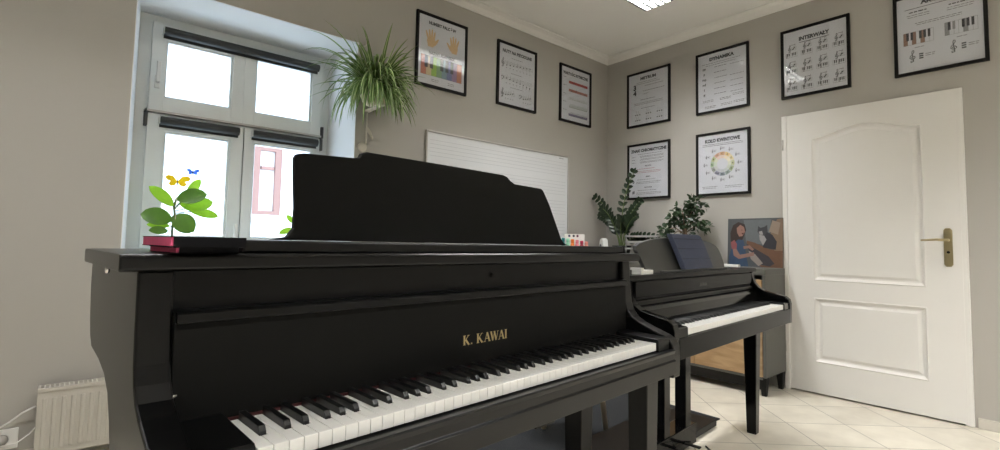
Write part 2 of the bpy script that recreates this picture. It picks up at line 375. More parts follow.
# building across the street
fac = thing('apartment_building', (-1.0, 9.0, -3.0), 0, 'white rendered building across the street with pink framed window', 'building')
M_FAC = mat('facade_render', (0.80, 0.80, 0.80), 0.9, noise=(3, 0.02)); M_PK = mat('pink_window_frame', (0.27, 0.145, 0.12), 0.7, noise=(5, 0.05))
mb = MB()
hx0, hx1, hz0, hz1 = -1.15, -0.535, 1.61, 3.19     # world coordinates of the one window in sight
def F_(a, b, c, d): mb.box(a+1.0, b+1.0, 0, 0.5, c+3.0, d+3.0, M_FAC)
F_(-9, hx0, -3, 9); F_(hx1, 7, -3, 9); F_(hx0, hx1, -3, hz0); F_(hx0, hx1, hz1, 9)
mb.build('facade', fac)
mb = MB(); frame_rect(mb, hx0+1, hx1+1, hz0+3, hz1+3, 0.02, 0.12, 0.14, M_PK, 0.09); mb.box(hx0+1.17, hx1+0.83, 0.02, 0.12, 5.66, 5.73, M_PK)
o = mb.build('window_frame', fac); MB().box(hx0+1.1, hx1+0.9, 0.14, 0.16, hz0+3.05, hz1+2.95, mat('curtain_white', (0.75,0.75,0.75), 0.9, noise=(9,0.03))).build('window_blind', o)
MB().box(-4, 6, -0.05, 0, 4.38, 4.45, mat('grey_moulding', (0.55,0.56,0.6), 0.8, noise=(4,0.03))).build('string_course', fac)

# ------------------------------------------------------------------ door_1
dr = bpy.data.objects.new('door_1', None); COL.objects.link(dr); dr.location = (0, -2.22, 0); dr.rotation_euler = (0,0,R(-90)); struct(dr)
# local: x to the right seen from the room (world -Y), -y towards the room
mb = MB(); fz = 2.088
mb.box(-0.52, -0.485, -0.030, 0.10, 0, fz, M_DOOR); mb.box(0.485, 0.527, -0.018, 0.10, 0, fz, M_DOOR); mb.box(-0.52, 0.527, -0.020, 0.10, 2.055, fz, M_DOOR)
mb.build('door_frame', dr, 0.003)
leaf_ = MB(); LX0, LX1, LZ0, LZ1 = -0.505, 0.500, 0.012, 2.066
def arch_pts(x0, x1, z0, z1, rise, n=20):
    top = []
    for i in range(n+1):
        t = i/n; top.append((x0+(x1-x0)*t, z1 - rise + rise*(0.5-0.5*math.cos(2*math.pi*t))))
    return [(x0, z0), (x1, z0)] + top[::-1]
p1 = arch_pts(-0.318, 0.325, 0.825, 1.955, 0.068); p2 = [(-0.318, 0.232), (0.325, 0.232), (0.325, 0.70), (-0.318, 0.70)]
# leaf face with two holes: assembled from strips around the panels
yF = -0.022
leaf_.box(LX0, LX1, yF+0.012, 0.02, LZ0, LZ1, M_DOOR)
def strip(a, b, c, d): leaf_.box(a, b, yF, yF+0.0125, c, d, M_DOOR)
strip(LX0, -0.318, LZ0, LZ1); strip(0.325, LX1, LZ0, LZ1); strip(-0.318, 0.325, LZ0, 0.232); strip(-0.318, 0.325, 0.70, 0.825)
top = p1[2:][::-1]
for i in range(len(top)-1):
    a, b = top[i], top[i+1]; leaf_.add([(a[0],yF,a[1]),(b[0],yF,b[1]),(b[0],yF,LZ1),(a[0],yF,LZ1)], [(0,1,2,3)], M_DOOR)
    leaf_.add([(a[0],yF,a[1]),(b[0],yF,b[1]),(b[0],yF+0.012,b[1]),(a[0],yF+0.012,a[1])], [(3,2,1,0)], M_DOOR)
lf = leaf_.build('door_leaf', dr)
def raised(pts, cx, cz, name):
    """moulded panel: slope down from the face, then a raised field"""
    mb = MB(); n = len(pts)
    def ring(inset, y):
        out = []
        for i in range(n):
            a = Vector(pts[i-1]); b = Vector(pts[i]); c = Vector(pts[(i+1) % n])
            n1 = Vector((-(b-a).y, (b-a).x)).normalized() if (b-a).length > 1e-6 else Vector((0,0)); n2 = Vector((-(c-b).y, (c-b).x)).normalized() if (c-b).length > 1e-6 else n1
            nn = (n1+n2); nn = nn.normalized() if nn.length > 1e-6 else n1
            k = 1/max(0.4, nn.dot(n1)); q = b + nn*inset*k; out.append((q.x, y, q.y))
        return out
    rs = [ring(0.0, yF), ring(0.006, yF-0.004), ring(0.014, yF+0.004), ring(0.024, yF+0.0105), ring(0.034, yF+0.0105), ring(0.052, yF+0.002)]
    vs = [v for r_ in rs for v in r_]; fs = []
    for j in range(len(rs)-1):
        for i in range(n): fs.append((j*n+i, j*n+(i+1) % n, (j+1)*n+(i+1) % n, (j+1)*n+i))
    fs.append(tuple(range((len(rs)-1)*n, len(rs)*n))); mb.add(vs, fs, M_DOOR); mb.build(name, lf)
raised(p1, 0, 1.4, 'moulded_panel'); raised(p2, 0, 0.46, 'moulded_panel')
# brass handle on a long plate
hp = MB(); hx = 0.437
hp.prism([(hx-0.021, 0.975), (hx-0.012, 0.962), (hx+0.012, 0.962), (hx+0.021, 0.975), (hx+0.021, 1.19), (hx+0.012, 1.203), (hx-0.012, 1.203), (hx-0.021, 1.19)], 1, yF-0.009, yF, M_BRASS)
hb = hp.build('handle_plate', lf, 0.002)
hl = MB(); hl.tube([(hx, yF-0.005, 1.128), (hx, yF-0.05, 1.128), (hx-0.012, yF-0.058, 1.128), (hx-0.05, yF-0.058, 1.131), (hx-0.125, yF-0.055, 1.126)], [0.010,0.009,0.009,0.008,0.006], M_BRASS, 10); hl.build('handle_lever', lf, smooth=True)
kh = MB(); kh.tube([(hx, yF-0.012, 1.052), (hx, yF-0.008, 1.052)], 0.008, M_BLACK, 12); kh.build('keyhole', lf)
for z in (1.86, 0.32):
    mb = MB(); mb.tube([(-0.512, yF-0.012, z-0.04), (-0.512, yF-0.012, z+0.04)], 0.007, M_ALU, 10); mb.build('hinge', dr, smooth=True)

# ------------------------------------------------------------------ pianos
WP = 1.225/52
def key_sets():
    """outlines (s,t) of the 52 white and 36 black keys, A0..C8"""
    names = 'ABCDEFG'; whites = []; blacks = []
    offs = {'A': 0.0035, 'C': -0.0035, 'D': 0.0035, 'F': -0.0045, 'G': 0.0}   # black to the right of that white
    bw = 0.0064
    def black_c(i):
        nm = names[i % 7]
        return (i+1)*WP + offs[nm] if nm in offs and i < 51 else None
    for i in range(52):
        x0 = i*WP+0.0005; x1 = (i+1)*WP-0.0005; l = black_c(i-1) if i > 0 else None; r_ = black_c(i)
        pts = [(x0, 0), (x1, 0)]
        if r_: pts += [(x1, 0.049), (r_-bw, 0.049), (r_-bw, 0.150)]
        else: pts += [(x1, 0.150)]
        if l: pts += [(l+bw, 0.150), (l+bw, 0.049), (x0, 0.049)]
        else: pts += [(x0, 0.150)]
        whites.append(pts)
        if r_: blacks.append(r_)
    return whites, blacks
WK, BK = key_sets()

def serif_text(mb, txt, x, z, h, y, mt):
    """roman capitals with thick and thin strokes and serifs"""
    T = 0.20*h; t = 0.07*h
    def st(a, b, wd): mb.ribbon([(x+a[0]*h, z+a[1]*h), (x+b[0]*h, z+b[1]*h)], wd, y, mt)
    def sf(cx, cz, wd=0.34): mb.box(x+(cx-wd/2)*h, x+(cx+wd/2)*h, y-0.0003, y, z+cz*h-0.025*h, z+cz*h+0.025*h, mt)
    for ch in txt:
        if ch == 'K':
            st((0.2,0),(0.2,1),T); st((0.28,0.45),(0.72,1),t); st((0.36,0.56),(0.78,0),T); sf(0.2,0.02); sf(0.2,0.98); sf(0.72,0.98,0.28); sf(0.80,0.02,0.3); adv = 1.02
        elif ch == 'A':
            st((0.10,0),(0.42,1),t); st((0.42,1),(0.76,0),T); st((0.2,0.33),(0.64,0.33),t); sf(0.10,0.02,0.26); sf(0.76,0.02,0.32); adv = 0.88
        elif ch == 'W':
            st((0.08,1),(0.34,0),T); st((0.34,0),(0.56,1),t); st((0.54,1),(0.80,0),T); st((0.80,0),(1.04,1),t); sf(0.08,0.98,0.3); sf(0.56,0.98,0.26); sf(1.04,0.98,0.22); adv = 1.12
        elif ch == 'I': st((0.2,0),(0.2,1),T); sf(0.2,0.02); sf(0.2,0.98); adv = 0.45
        elif ch == '.': st((0.1,0.0),(0.1,0.16),0.16*h); adv = 0.42
        else: adv = 0.3
        x += adv*h
    return x

def side_profile(kind):
    if kind == 1:
        f = [(0.172,0.996),(0.166,0.90),(0.160,0.85),(0.150,0.822),(0.131,0.80),(0.102,0.784),(0.07,0.772),(0.038,0.761),(0.010,0.752),(-0.008,0.741),(-0.019,0.722),(-0.022,0.69),(-0.020,0.618)]
        b = [(0.30,0.618),(0.315,0.67),(0.345,0.722),(0.377,0.761),(0.43,0.786),(0.51,0.80),(0.62,0.808),(0.650,0.83),(0.672,0.87),(0.692,0.94),(0.69,0.994)]
    else:
        f = [(0.192,0.912),(0.188,0.88),(0.176,0.85),(0.156,0.825),(0.125,0.806),(0.09,0.797),(0.05,0.789),(0.015,0.782),(-0.006,0.766),(-0.012,0.74),(-0.010,0.632)]
        b = [(0.30,0.632),(0.33,0.55),(0.42,0.55),(0.42,0.912)]
    return f + b
def make_piano(K, kind, label, cat):
    MT = M_SATIN if kind == 1 else M_GLOSS
    t = thing('piano', (K[0], K[1], 0), R(4.7), label, cat)
    SL, SR = -0.13, 1.355; TH = 0.05 if kind == 1 else 0.042
    for a, b in ((SL, SL+TH), (SR-TH, SR)):
        MB().prism(side_profile(kind), 0, a, b, MT).build('side_panel', t, 0.004)
    iL, iR = SL+TH+0.0005, SR-TH-0.0005
    # white and black keys: one mesh per key, parented to the piano
    for pts in WK:
        mb = MB(); mb.prism(pts, 2, 0.728, 0.741, M_IVORY); x0, x1 = pts[0][0], pts[1][0]; mb.box(x0, x1, -0.0005, 0.004, 0.716, 0.7405, M_IVORY)
        mb.build('white_key', t, 0.0008)
    bk = MB()
    for i, c in enumerate(BK):
        mb = MB(); mb.prism([(0.052,0.735),(0.054,0.745),(0.060,0.7525),(0.066,0.753),(0.150,0.754),(0.150,0.735)], 0, -0.0055, 0.0055, M_EBONY)
        o = mb.build('black_key', t, 0.0012); o.location = (c, 0, 0)
    # key bed, key slip, key blocks
    zb = 0.636
    if kind == 1:
        MB().box(iL, iR, -0.010, 0.30, zb, 0.712, M_SATIN2).build('keybed', t, 0.002)
        mb = MB(); mb.prism([(-0.031,zb-0.001),(-0.012,zb-0.001),(-0.012,0.714),(-0.026,0.714),(-0.029,0.711),(-0.0255,0.700),(-0.0255,0.682),(-0.031,0.678)], 0, iL, iR, MT); mb.build('keyslip', t, 0.0012)
    else:
        MB().box(iL, iR, -0.005, 0.30, zb, 0.714, M_GLOSS).build('keybed', t, 0.002)
        MB().box(iL, iR, -0.012, -0.006, zb, 0.7135, mat('polished_charcoal', (0.006,0.006,0.006), 0.22, spec=0.10, noise=(30,0.1))).build('keyslip', t, 0.002)
    for a, b in ((iL, -0.004), (1.229, iR)):
        MB().prism([(-0.008,0.655),(0.15,0.655),(0.15,0.757),(0.0,0.751),(-0.006,0.746)], 0, a, b, MT).build('key_block', t, 0.002)
    MB().box(iL, iR, 0.1495, 0.1535, 0.741, 0.746, M_FELT).build('felt_strip', t)
    if kind == 1:
        MB().prism([(0.154,0.745),(0.165,0.745),(0.180,0.928),(0.160,0.928),(0.157,0.90)], 0, iL, iR, M_DESK1).build('fallboard', t, 0.002)
        MB().prism([(0.145,0.913),(0.147,0.926),(0.153,0.931),(0.185,0.931),(0.185,0.921),(0.151,0.911)], 0, iL+0.001, iR-0.001, MT).build('fallboard_rail', t, 0.001)
        MB().box(iL, iR, 0.185, 0.197, 0.925, 0.996, M_SATIN2).build('upper_panel', t)
        MB().box(iL, iR, 0.175, 0.64, 0.82, 0.84, M_SATIN2).build('rear_floor', t)
        MB().box(iL, iR, 0.66, 0.675, 0.84, 0.996, M_SATIN2).build('rear_panel', t, 0.002)
        MB().prism([(0.145,0.999),(0.151,0.996),(0.55,0.996),(0.556,1.001),(0.556,1.019),(0.55,1.024),(0.150,1.024),(0.145,1.019)], 0, SL-0.028, SR+0.028, MT).build('lid', t, 0.003)
        fl = MB().box(0.02, 1.300, 0.165, 0.42, 1.0245, 1.048, MT).build('lid_flap', t, 0.004)
        for s in (0.2, 0.66, 1.12): MB().tube([(s-0.04,0.424,1.028),(s+0.04,0.424,1.028)], 0.004, M_CHROME, 8).build('hinge', fl, smooth=True)
        # tall music desk
        out = [(0.115,1.049),(0.150,1.056),(0.166,1.075),(0.172,1.12),(0.174,1.18),(0.177,1.236),(0.183,1.246),(0.20,1.250),(0.325,1.256),(0.343,1.260),(0.350,1.272),(0.365,1.2775),(0.60,1.2765),(0.862,1.2745),(0.880,1.270),(0.893,1.258),(0.912,1.249),(1.045,1.246),(1.056,1.241),(1.078,1.19),(1.097,1.12),(1.110,1.072),(1.124,1.055),(1.155,1.049)]
        tz = lambda z: 0.293+0.053*(z-1.05)/0.22
        vs = [(s, tz(z), z) for s, z in out] + [(s, tz(z)+0.018, z) for s, z in out]; n = len(out)
        MB().add(vs, [tuple(range(n)), tuple(range(2*n-1,n-1,-1))] + [(i, n+i, n+(i+1)%n, (i+1)%n) for i in range(n)], M_DESK1).build('music_desk', t, 0.003)
        MB().prism([(0.33,1.049),(0.46,1.049),(0.355,1.16),(0.34,1.16)], 0, 0.58, 0.61, MT).build('desk_prop', t, 0.002)
        lg = MB(); serif_text(lg, 'K. KAWAI', 0.0, 0, 0.0235, 0, M_GOLD); xs = [v[0] for v in lg.v]; wd = max(xs)
        k = 0.157/wd; lg.v = [(v[0]*k + 0.534, 0.1553 + (v[2]+0.798-0.745)*0.04, v[2]+0.798) for v in lg.v]
        # letters sit on the leaning fallboard, a hair in front of it
        lg.v = [(v[0], 0.154 + (v[2]-0.745)*(0.003/0.155) - 0.0006, v[2]) for v in lg.v]
        lg.build('logo_lettering', t, label='gold serif letters K. KAWAI')
        MB().tube([(0.655,0.186,0.965),(0.655,0.180,0.965)], 0.006, M_BLACK, 12).build('lock', t, smooth=True)
        MB().tube([(SL-0.006,0.446,0.986),(SL+0.001,0.446,0.986)], 0.008, M_CHROME, 12).build('side_knob', t, smooth=True, label='small chrome stud')
        MB().tube([(1.300,0.145,0.80),(1.307,0.145,0.80)], 0.003, M_CHROME, 8).build('fallboard_pin', t)
        MB().tube([(-0.081,0.145,0.80),(-0.074,0.145,0.80)], 0.003, M_CHROME, 8).build('fallboard_pin', t)
        MB().taper((0.765,0.845,0.11,0.15), (0.755,0.855,0.10,0.16), 0.552, 0.637, M_SATIN2).build('cable_box', t, 0.002)
        legs = [(1.252,1.328,0.045,0.118),(1.245,1.324,0.30,0.385),(-0.105,-0.03,0.045,0.118),(-0.105,-0.03,0.30,0.385)]
        for a, b, c, d in legs:
            top = 0.637 if c < 0.2 else 0.82
            cx, cy = (a+b)/2, (c+d)/2
            q = [(cx-0.030,cx+0.030,cy-0.030,cy+0.030), (a,b,c,d)]
            MB().taper(q[0], q[1], 0.0, 0.60, MT).taper(q[1], q[1], 0.60, top, MT).build('leg', t, 0.003)
    else:
        MB().prism([(0.154,0.745),(0.19,0.745),(0.196,0.80),(0.180,0.805),(0.165,0.79)], 0, iL, iR, MT).build('fallboard', t, 0.002)
        MB().prism([(0.178,0.812),(0.178,0.826),(0.183,0.832),(0.20,0.832),(0.20,0.806),(0.184,0.806)], 0, iL+0.02, iR-0.02, mat('polished_charcoal', (0.006,0.006,0.006), 0.22, spec=0.10)).build('fallboard_rail', t, 0.002)
        MB().box(iL, iR, 0.200, 0.212, 0.78, 0.912, M_SATIN2).build('upper_panel', t)
        pn = [(iL+0.03,0.842),(iR-0.06,0.842),(iR-0.035,0.846),(iR-0.018,0.858),(iR-0.012,0.875),(iR-0.012,0.907),(iL+0.03,0.907)]
        MB().prism(pn, 1, 0.186, 0.2, mat('polished_charcoal', (0.006,0.006,0.006), 0.22, spec=0.10)).build('name_board', t, 0.003)
        lg = MB(); add_text(lg, 'KAWAI', 0, 0, 0.022, 0, M_GREYL, width=0.085, bold=0.03); lg.v = [(v[0]+0.60, 0.1853, v[2]+0.863) for v in lg.v]; lg.build('logo_lettering', t, label='faint grey maker name KAWAI')
        MB().box(SL-0.004, SR+0.004, 0.178, 0.43, 0.9125, 0.934, mat('polished_charcoal', (0.006,0.006,0.006), 0.22, spec=0.10)).build('lid', t, 0.004)
        MB().box(iL, iR, 0.40, 0.415, 0.55, 0.912, M_SATIN2).build('rear_panel', t, 0.002)
        out = [(0.16,0.935),(0.163,1.035),(0.175,1.052),(0.23,1.068),(0.34,1.084),(0.47,1.095),(0.67,1.100),(0.875,1.098),(0.98,1.093),(1.06,1.083),(1.112,1.066),(1.124,1.048),(1.118,1.015),(1.085,0.962),(1.055,0.935)]
        tz = lambda z: 0.25+0.09*(z-0.935)/0.16
        vs = [(s, tz(z), z) for s, z in out] + [(s, tz(z)+0.02, z) for s, z in out]; n = len(out)
        MB().add(vs, [tuple(range(n)), tuple(range(2*n-1,n-1,-1))] + [(i, n+i, n+(i+1)%n, (i+1)%n) for i in range(n)], M_DESK2).build('music_desk', t, 0.003)
        MB().box(0.24, 1.0, 0.215, 0.232, 0.9345, 0.943, M_DESK2).build('desk_ledge', t, 0.002)
        for a in (1.205, -0.045):
            q = [(a,a+0.05,0.142,0.192), (a-0.012,a+0.062,0.13,0.204)]
            MB().taper(q[0], q[1], 0.0, 0.60, MT).taper(q[1], q[1], 0.60, 0.637, MT).build('leg', t, 0.003)
        pd = MB(); pd.box(0.30, 0.78, 0.30, 0.40, 0.028, 0.13, MT); po = pd.build('pedal_box', t, 0.004)
        for s in (0.44, 0.54, 0.64):
            MB().prism([(s-0.012,0.22),(s+0.012,0.22),(s+0.010,0.30),(s-0.010,0.30)], 2, 0.055, 0.063, M_BLACK).build('pedal', po, 0.002)
        for a in (0.43, 0.665): MB().box(a, a+0.06, 0.305, 0.365, 0.125, 0.64, MT).build('pedal_post', t, 0.003)
        MB().box(0.12, 1.165, 0.345, 0.70, 0.0085, 0.045, M_SATIN2).build('base_board', t, 0.003)
    return t
K1 = (-3.97594, -2.39718); K2 = (-2.39846, -2.20784)
make_piano(K1, 1, 'satin black piano with gold K. KAWAI lettering and tall music desk, in the foreground', 'piano')
make_piano(K2, 2, 'glossy black digital piano with curved grey music desk, behind the nearer piano beside the door', 'piano')
A_ = R(4.7); D_ = Vector((math.cos(A_), math.sin(A_), 0)); N_ = Vector((-math.sin(A_), math.cos(A_), 0))
def loc1(s, t, z, K=K1): return Vector((K[0], K[1], 0)) + D_*s + N_*t + Vector((0,0,z))

# ------------------------------------------------------------------ things on the near piano
def book(x0, x1, y0, y1, th, p, rz, label):
    t = thing('book', p, rz, label, 'book', None)
    MB().box(x0, x1, y0, y1, 0, 0.0012, M_COVER).box(x0, x1, y0, y1, th-0.0012, th, M_COVER).box(x0+0.004, x1, y0, y0+0.0015, 0.0012, th-0.0012, M_COVER).build('cover', t)
    MB().box(x0+0.0004, x1-0.003, y0+0.002, y1-0.003, 0.0012, th-0.0012, M_PINK).build('pages', t, label='pink page edges'); return t
book(0, 0.095, 0, 0.145, 0.0105, loc1(-0.084, 0.152, 1.0242), A_+R(4), 'thin black book with pink edges under another on the piano lid')
book(0, 0.11, 0, 0.20, 0.0165, loc1(-0.099, 0.122, 1.0350), A_+R(0.5), 'thicker black book with bright pink edges, upper one on the piano lid')
# navy folder on the far piano's desk
t = thing('music_folder', tuple(loc1(0, 0, 0.944, K2)), A_, 'navy blue padded folder standing open on the far piano music desk', 'folder')
def lean(s, z, d): return (s, 0.25+0.09*(z)/0.16 - d - 0.004, z)
fo = [(0.475,0.0),(0.81,0.0),(0.865,0.13),(0.872,0.168),(0.855,0.176),(0.52,0.174)]
n = len(fo); vs = [lean(s, z, 0.003) for s, z in fo] + [lean(s, z, 0.030) for s, z in fo]
fd = MB().add(vs, [tuple(range(n)), tuple(range(2*n-1,n-1,-1))] + [(i, n+i, n+(i+1)%n, (i+1)%n) for i in range(n)], M_NAVY).build('cover', t, 0.003)
for z in (0.05, 0.10, 0.15):
    a, b = 0.485+0.045*z/0.17, 0.82+0.05*z/0.17; MB().tube([lean(a, z, 0.0305), lean(b, z, 0.0305)], 0.0015, mat('navy_seam', (0.008,0.010,0.03), 0.7, noise=(90,0.2)), 6).build('seam', t)
# small white box on the far piano's lid
t = thing('paper_box', tuple(loc1(-0.012, 0.185, 0.9345, K2)), A_, 'small white box lying at the left end of the far piano lid', 'box')
MB().box(0, 0.10, 0, 0.045, 0, 0.018, M_WHITEP).build('body', t, 0.002); MB().box(-0.002, 0.018, -0.001, 0.051, 0.018, 0.028, M_WHITEP).build('flap', t, 0.001)

# ------------------------------------------------------------------ cabinet along the right wall
t = thing('sideboard', (-0.405, -1.712, 0), 0, 'dark grey sideboard with oak doors against the wall beside the white door', 'cabinet')
mb = MB(); L_ = 1.60
mb.box(0, 0.37, 0, L_, 0.86, 0.905, M_CAB); mb.box(0, 0.37, 0, 0.022, 0.13, 0.86, M_CAB); mb.box(0, 0.37, L_-0.022, L_, 0.13, 0.86, M_CAB)
mb.box(0, 0.37, 0.022, L_-0.022, 0.115, 0.13, M_CAB); mb.box(0.35, 0.37, 0.022, L_-0.022, 0.13, 0.86, M_CAB)
mb.build('carcass', t, 0.003)
for i in range(3):
    a = 0.026+i*0.517; d = MB().box(-0.002, 0.016, a, a+0.513, 0.134, 0.826, M_WOOD).build('door', t, 0.002)
    MB().box(-0.012, -0.002, a+0.47, a+0.48, 0.45, 0.60, M_BLACK).build('handle', d, 0.002)
MB().box(0.002, 0.02, 0.022, L_-0.022, 0.045, 0.115, M_BLACK).build('underside_shade', t, 0.002)  # black board standing in for the shade of the open underside
for x in (0.0, 0.30):
    for y in (0.0, L_-0.05): MB().taper((x+0.01,x+0.04,y+0.008,y+0.038), (x,x+0.06,y,y+0.05), 0, 0.13, M_BLACK).build('leg', t, 0.002)
# canvas picture leaning on the wall, on the cabinet
def pic():
    t = thing('canvas_picture', (-0.055, -1.492, 0.906), R(-90), 'square painting of a girl and a cat at a piano, leaning on the sideboard', 'picture')
    W = 0.425; Hh = 0.39; C_ = lambda n, c: mat('paint_'+n, tuple(v*0.62 for v in c), 0.6, noise=(40, 0.12))
    bd = MB().box(-W/2, W/2, 0, 0.02, 0, Hh, C_('edge', (0.05,0.05,0.05))).build('stretched_canvas', t, 0.002)
    mb = MB(); y = -0.0006
    def P(pts, nm, c, dy=0): mb.poly([(-W/2+p[0]*W, p[1]*Hh) for p in pts], y-dy, C_(nm, c))
    P([(0,0),(1,0),(1,1),(0,1)], 'background', (0.11,0.125,0.13)); P([(0.35,0.5),(0.75,0.45),(0.8,0.97),(0.3,0.97)], 'background_light', (0.19,0.21,0.22), .0002)
    P([(0.62,0.0),(1,0),(1,0.34),(0.76,0.37),(0.5,0.5),(0.36,0.54),(0.36,0.47)], 'piano_case', (0.22,0.11,0.06), .0004)
    P([(0.36,0.47),(0.76,0.22),(0.86,0.08),(0.78,0.02),(0.6,0.05),(0.4,0.34)], 'keyboard', (0.06,0.05,0.06), .0006)
    P([(0.4,0.33),(0.52,0.26),(0.66,0.08),(0.58,0.02),(0.44,0.16)], 'keys_cream', (0.42,0.36,0.32), .0008)
    P([(0.86,0.34),(1,0.34),(1,0.99),(0.9,0.97),(0.78,0.66)], 'music_sheets', (0.30,0.20,0.13), .0008)
    P([(0.76,0.72),(0.92,0.66),(0.96,0.9),(0.82,0.95)], 'sheet_page', (0.42,0.32,0.24), .001)
    P([(0.05,0.70),(0.10,0.86),(0.2,0.93),(0.32,0.88),(0.35,0.76),(0.3,0.60),(0.26,0.5),(0.12,0.44),(0.06,0.52)], 'hair', (0.055,0.032,0.025), .0012)
    P([(0.17,0.80),(0.24,0.87),(0.31,0.82),(0.33,0.72),(0.28,0.63),(0.22,0.62),(0.18,0.70)], 'face', (0.42,0.22,0.17), .0014)
    P([(0.26,0.695),(0.31,0.70),(0.29,0.66)], 'mouth', (0.10,0.02,0.02), .0016); P([(0.25,0.76),(0.28,0.765),(0.28,0.75)], 'eye', (0.02,0.02,0.02), .0016)
    P([(0.04,0.0),(0.40,0.0),(0.36,0.2),(0.33,0.42),(0.30,0.55),(0.2,0.56),(0.1,0.46),(0.03,0.2)], 'dress', (0.05,0.10,0.19), .0014)
    P([(0.08,0.36),(0.06,0.50),(0.13,0.55),(0.18,0.46),(0.17,0.34)], 'sleeve', (0.40,0.12,0.12), .0016)
    P([(0.10,0.36),(0.17,0.36),(0.24,0.24),(0.5,0.30),(0.5,0.23),(0.22,0.15),(0.12,0.22)], 'arm', (0.42,0.23,0.18), .0018)
    P([(0.3,0.42),(0.42,0.44),(0.5,0.36),(0.47,0.33),(0.40,0.38),(0.31,0.36)], 'forearm', (0.38,0.21,0.16), .0018)
    P([(0.66,0.40),(0.88,0.36),(0.9,0.52),(0.82,0.66),(0.72,0.72),(0.66,0.6)], 'cat_body', (0.035,0.035,0.045), .0018)
    P([(0.56,0.72),(0.57,0.84),(0.61,0.80),(0.68,0.82),(0.73,0.86),(0.74,0.72),(0.68,0.64),(0.60,0.65)], 'cat_head', (0.06,0.06,0.07), .002)
    P([(0.59,0.66),(0.68,0.64),(0.72,0.56),(0.66,0.44),(0.60,0.56)], 'cat_chest', (0.45,0.43,0.42), .0022)
    P([(0.58,0.72),(0.64,0.74),(0.66,0.66),(0.6,0.66)], 'cat_muzzle', (0.45,0.43,0.42), .0022)
    mb.build('painted_scene', bd)
    # lean slightly against the wall
    t.rotation_euler = (R(-3), 0, R(-90)); t.rotation_mode = 'XYZ'
pic()
t = MB().box(0, 0.04, 0, 0.13, 0, 0.022, M_WHITEP).build('remote_control', None, 0.004, loc=(-0.390, -1.515, 0.906)); tag(t, 'white remote control lying on the sideboard in front of the painting', 'remote control')
MB().box(0.008, 0.032, 0.02, 0.11, 0.0215, 0.0235, mat('button_grey', (0.3,0.3,0.3), 0.5, noise=(90,0.4))).build('button_pad', t)

# paper trays
t = thing('letter_tray', (-0.36, -0.82, 0.906), 0, 'stacked grey letter trays with papers on the sideboard behind the far piano', 'letter tray')
for i in range(5):
    z = 0.004+i*0.056
    mb = MB(); M_TR = mat('tray_grey_plastic', (0.30,0.30,0.29), 0.4, noise=(30,0.05)); mb.box(0, 0.24, 0, 0.34, z, z+0.004, M_TR); mb.box(0, 0.24, 0, 0.004, z, z+0.018, M_TR); mb.box(0, 0.24, 0.336, 0.34, z, z+0.018, M_TR)
    o = mb.build('tray', t, 0.001)
    MB().box(0.01, 0.22, 0.012, 0.325, z+0.005, z+0.016+0.006*(i % 2), mat('old_paper', (0.40,0.40,0.38), 0.8, noise=(30,0.1))).build('paper_stack', o)
for x in (0.004, 0.228):
    for y in (0.004, 0.328): MB().box(x, x+0.008, y, y+0.008, 0, 0.245, MATS['tray_grey_plastic']).build('post', t)
# ------------------------------------------------------------------ plants
random.seed(7)
def rv_(a, b): return random.uniform(a, b)
def pot(mb_name, t, r0, r1, h, mt, z=0.0):
    MB().lathe([(r0,z),(r1,z+h-0.012),(r1+0.004,z+h-0.010),(r1+0.004,z+h),(r1-0.006,z+h),(r1-0.008,z+h-0.02)], (0,0,0), mt, 28).build(mb_name, t, smooth=True)
    MB().lathe([(0.002,z+h-0.022),(r1-0.007,z+h-0.020)], (0,0,0), M_SOIL, 20).build('soil', t)
# zz plant
t = thing('zz_plant', (-0.24, -0.36, 0.906), 0, 'tall potted plant with arching stems of dark leaflets, at the room corner', 'plant')
pot('pot', t, 0.06, 0.085, 0.15, M_POT)
stems = [((0.0,0.0),(0.02,-0.12,0.84),0.10),((0,0.02),(-0.02,0.29,0.62),0.0),((0.01,0.0),(0.0,-0.20,0.56),0.0),((0.0,0.01),(0.03,0.27,0.44),0.0),((0.0,-0.01),(-0.02,-0.38,0.22),0.0),((0,0.0),(0.04,0.16,0.40),0),((0.02,-0.02),(-0.10,-0.22,0.42),0),((0,0.02),(-0.12,0.14,0.50),0),((0,0),(-0.08,-0.05,0.40),0)]
for b, tip, k in stems:
    tip = Vector((tip[0]*0.9, tip[1], tip[2])); base = Vector((b[0], b[1], 0.13)); mid = (base+tip)/2 + Vector((0, -tip.y*0.30+(0.06 if tip.z > 0.8 else 0), 0.09))
    pts = [base*(1-u)**2 + mid*2*u*(1-u) + tip*u*u for u in [i/12 for i in range(13)]]
    st = MB().tube(pts, [0.006-0.0035*i/12 for i in range(13)], M_STEM, 6).build('stem', t, smooth=True)
    lf_ = MB()
    for i in range(4, 13):
        p = pts[i]; d = (pts[min(i+1,12)]-pts[i-1]).normalized(); sd = d.cross(Vector((1,0.1,0))).normalized(); ln = 0.078*(1.05-0.4*(i/12))
        for s in (-1, 1):
            lf_.leaf(p, p + (sd*s*0.85 + d*0.62 + Vector((rv_(-.35,.1),0,rv_(-.08,.08)))).normalized()*ln, Vector((-1, 0, 0.35)), 0.040, M_LEAF_ZZ, seg=5, pw=0.9)
    lf_.leaf(pts[12], pts[12]+(pts[12]-pts[11]).normalized()*0.05, Vector((-1,0,.3)), 0.026, M_LEAF_ZZ, seg=5)
    lf_.build('leaflets', st)
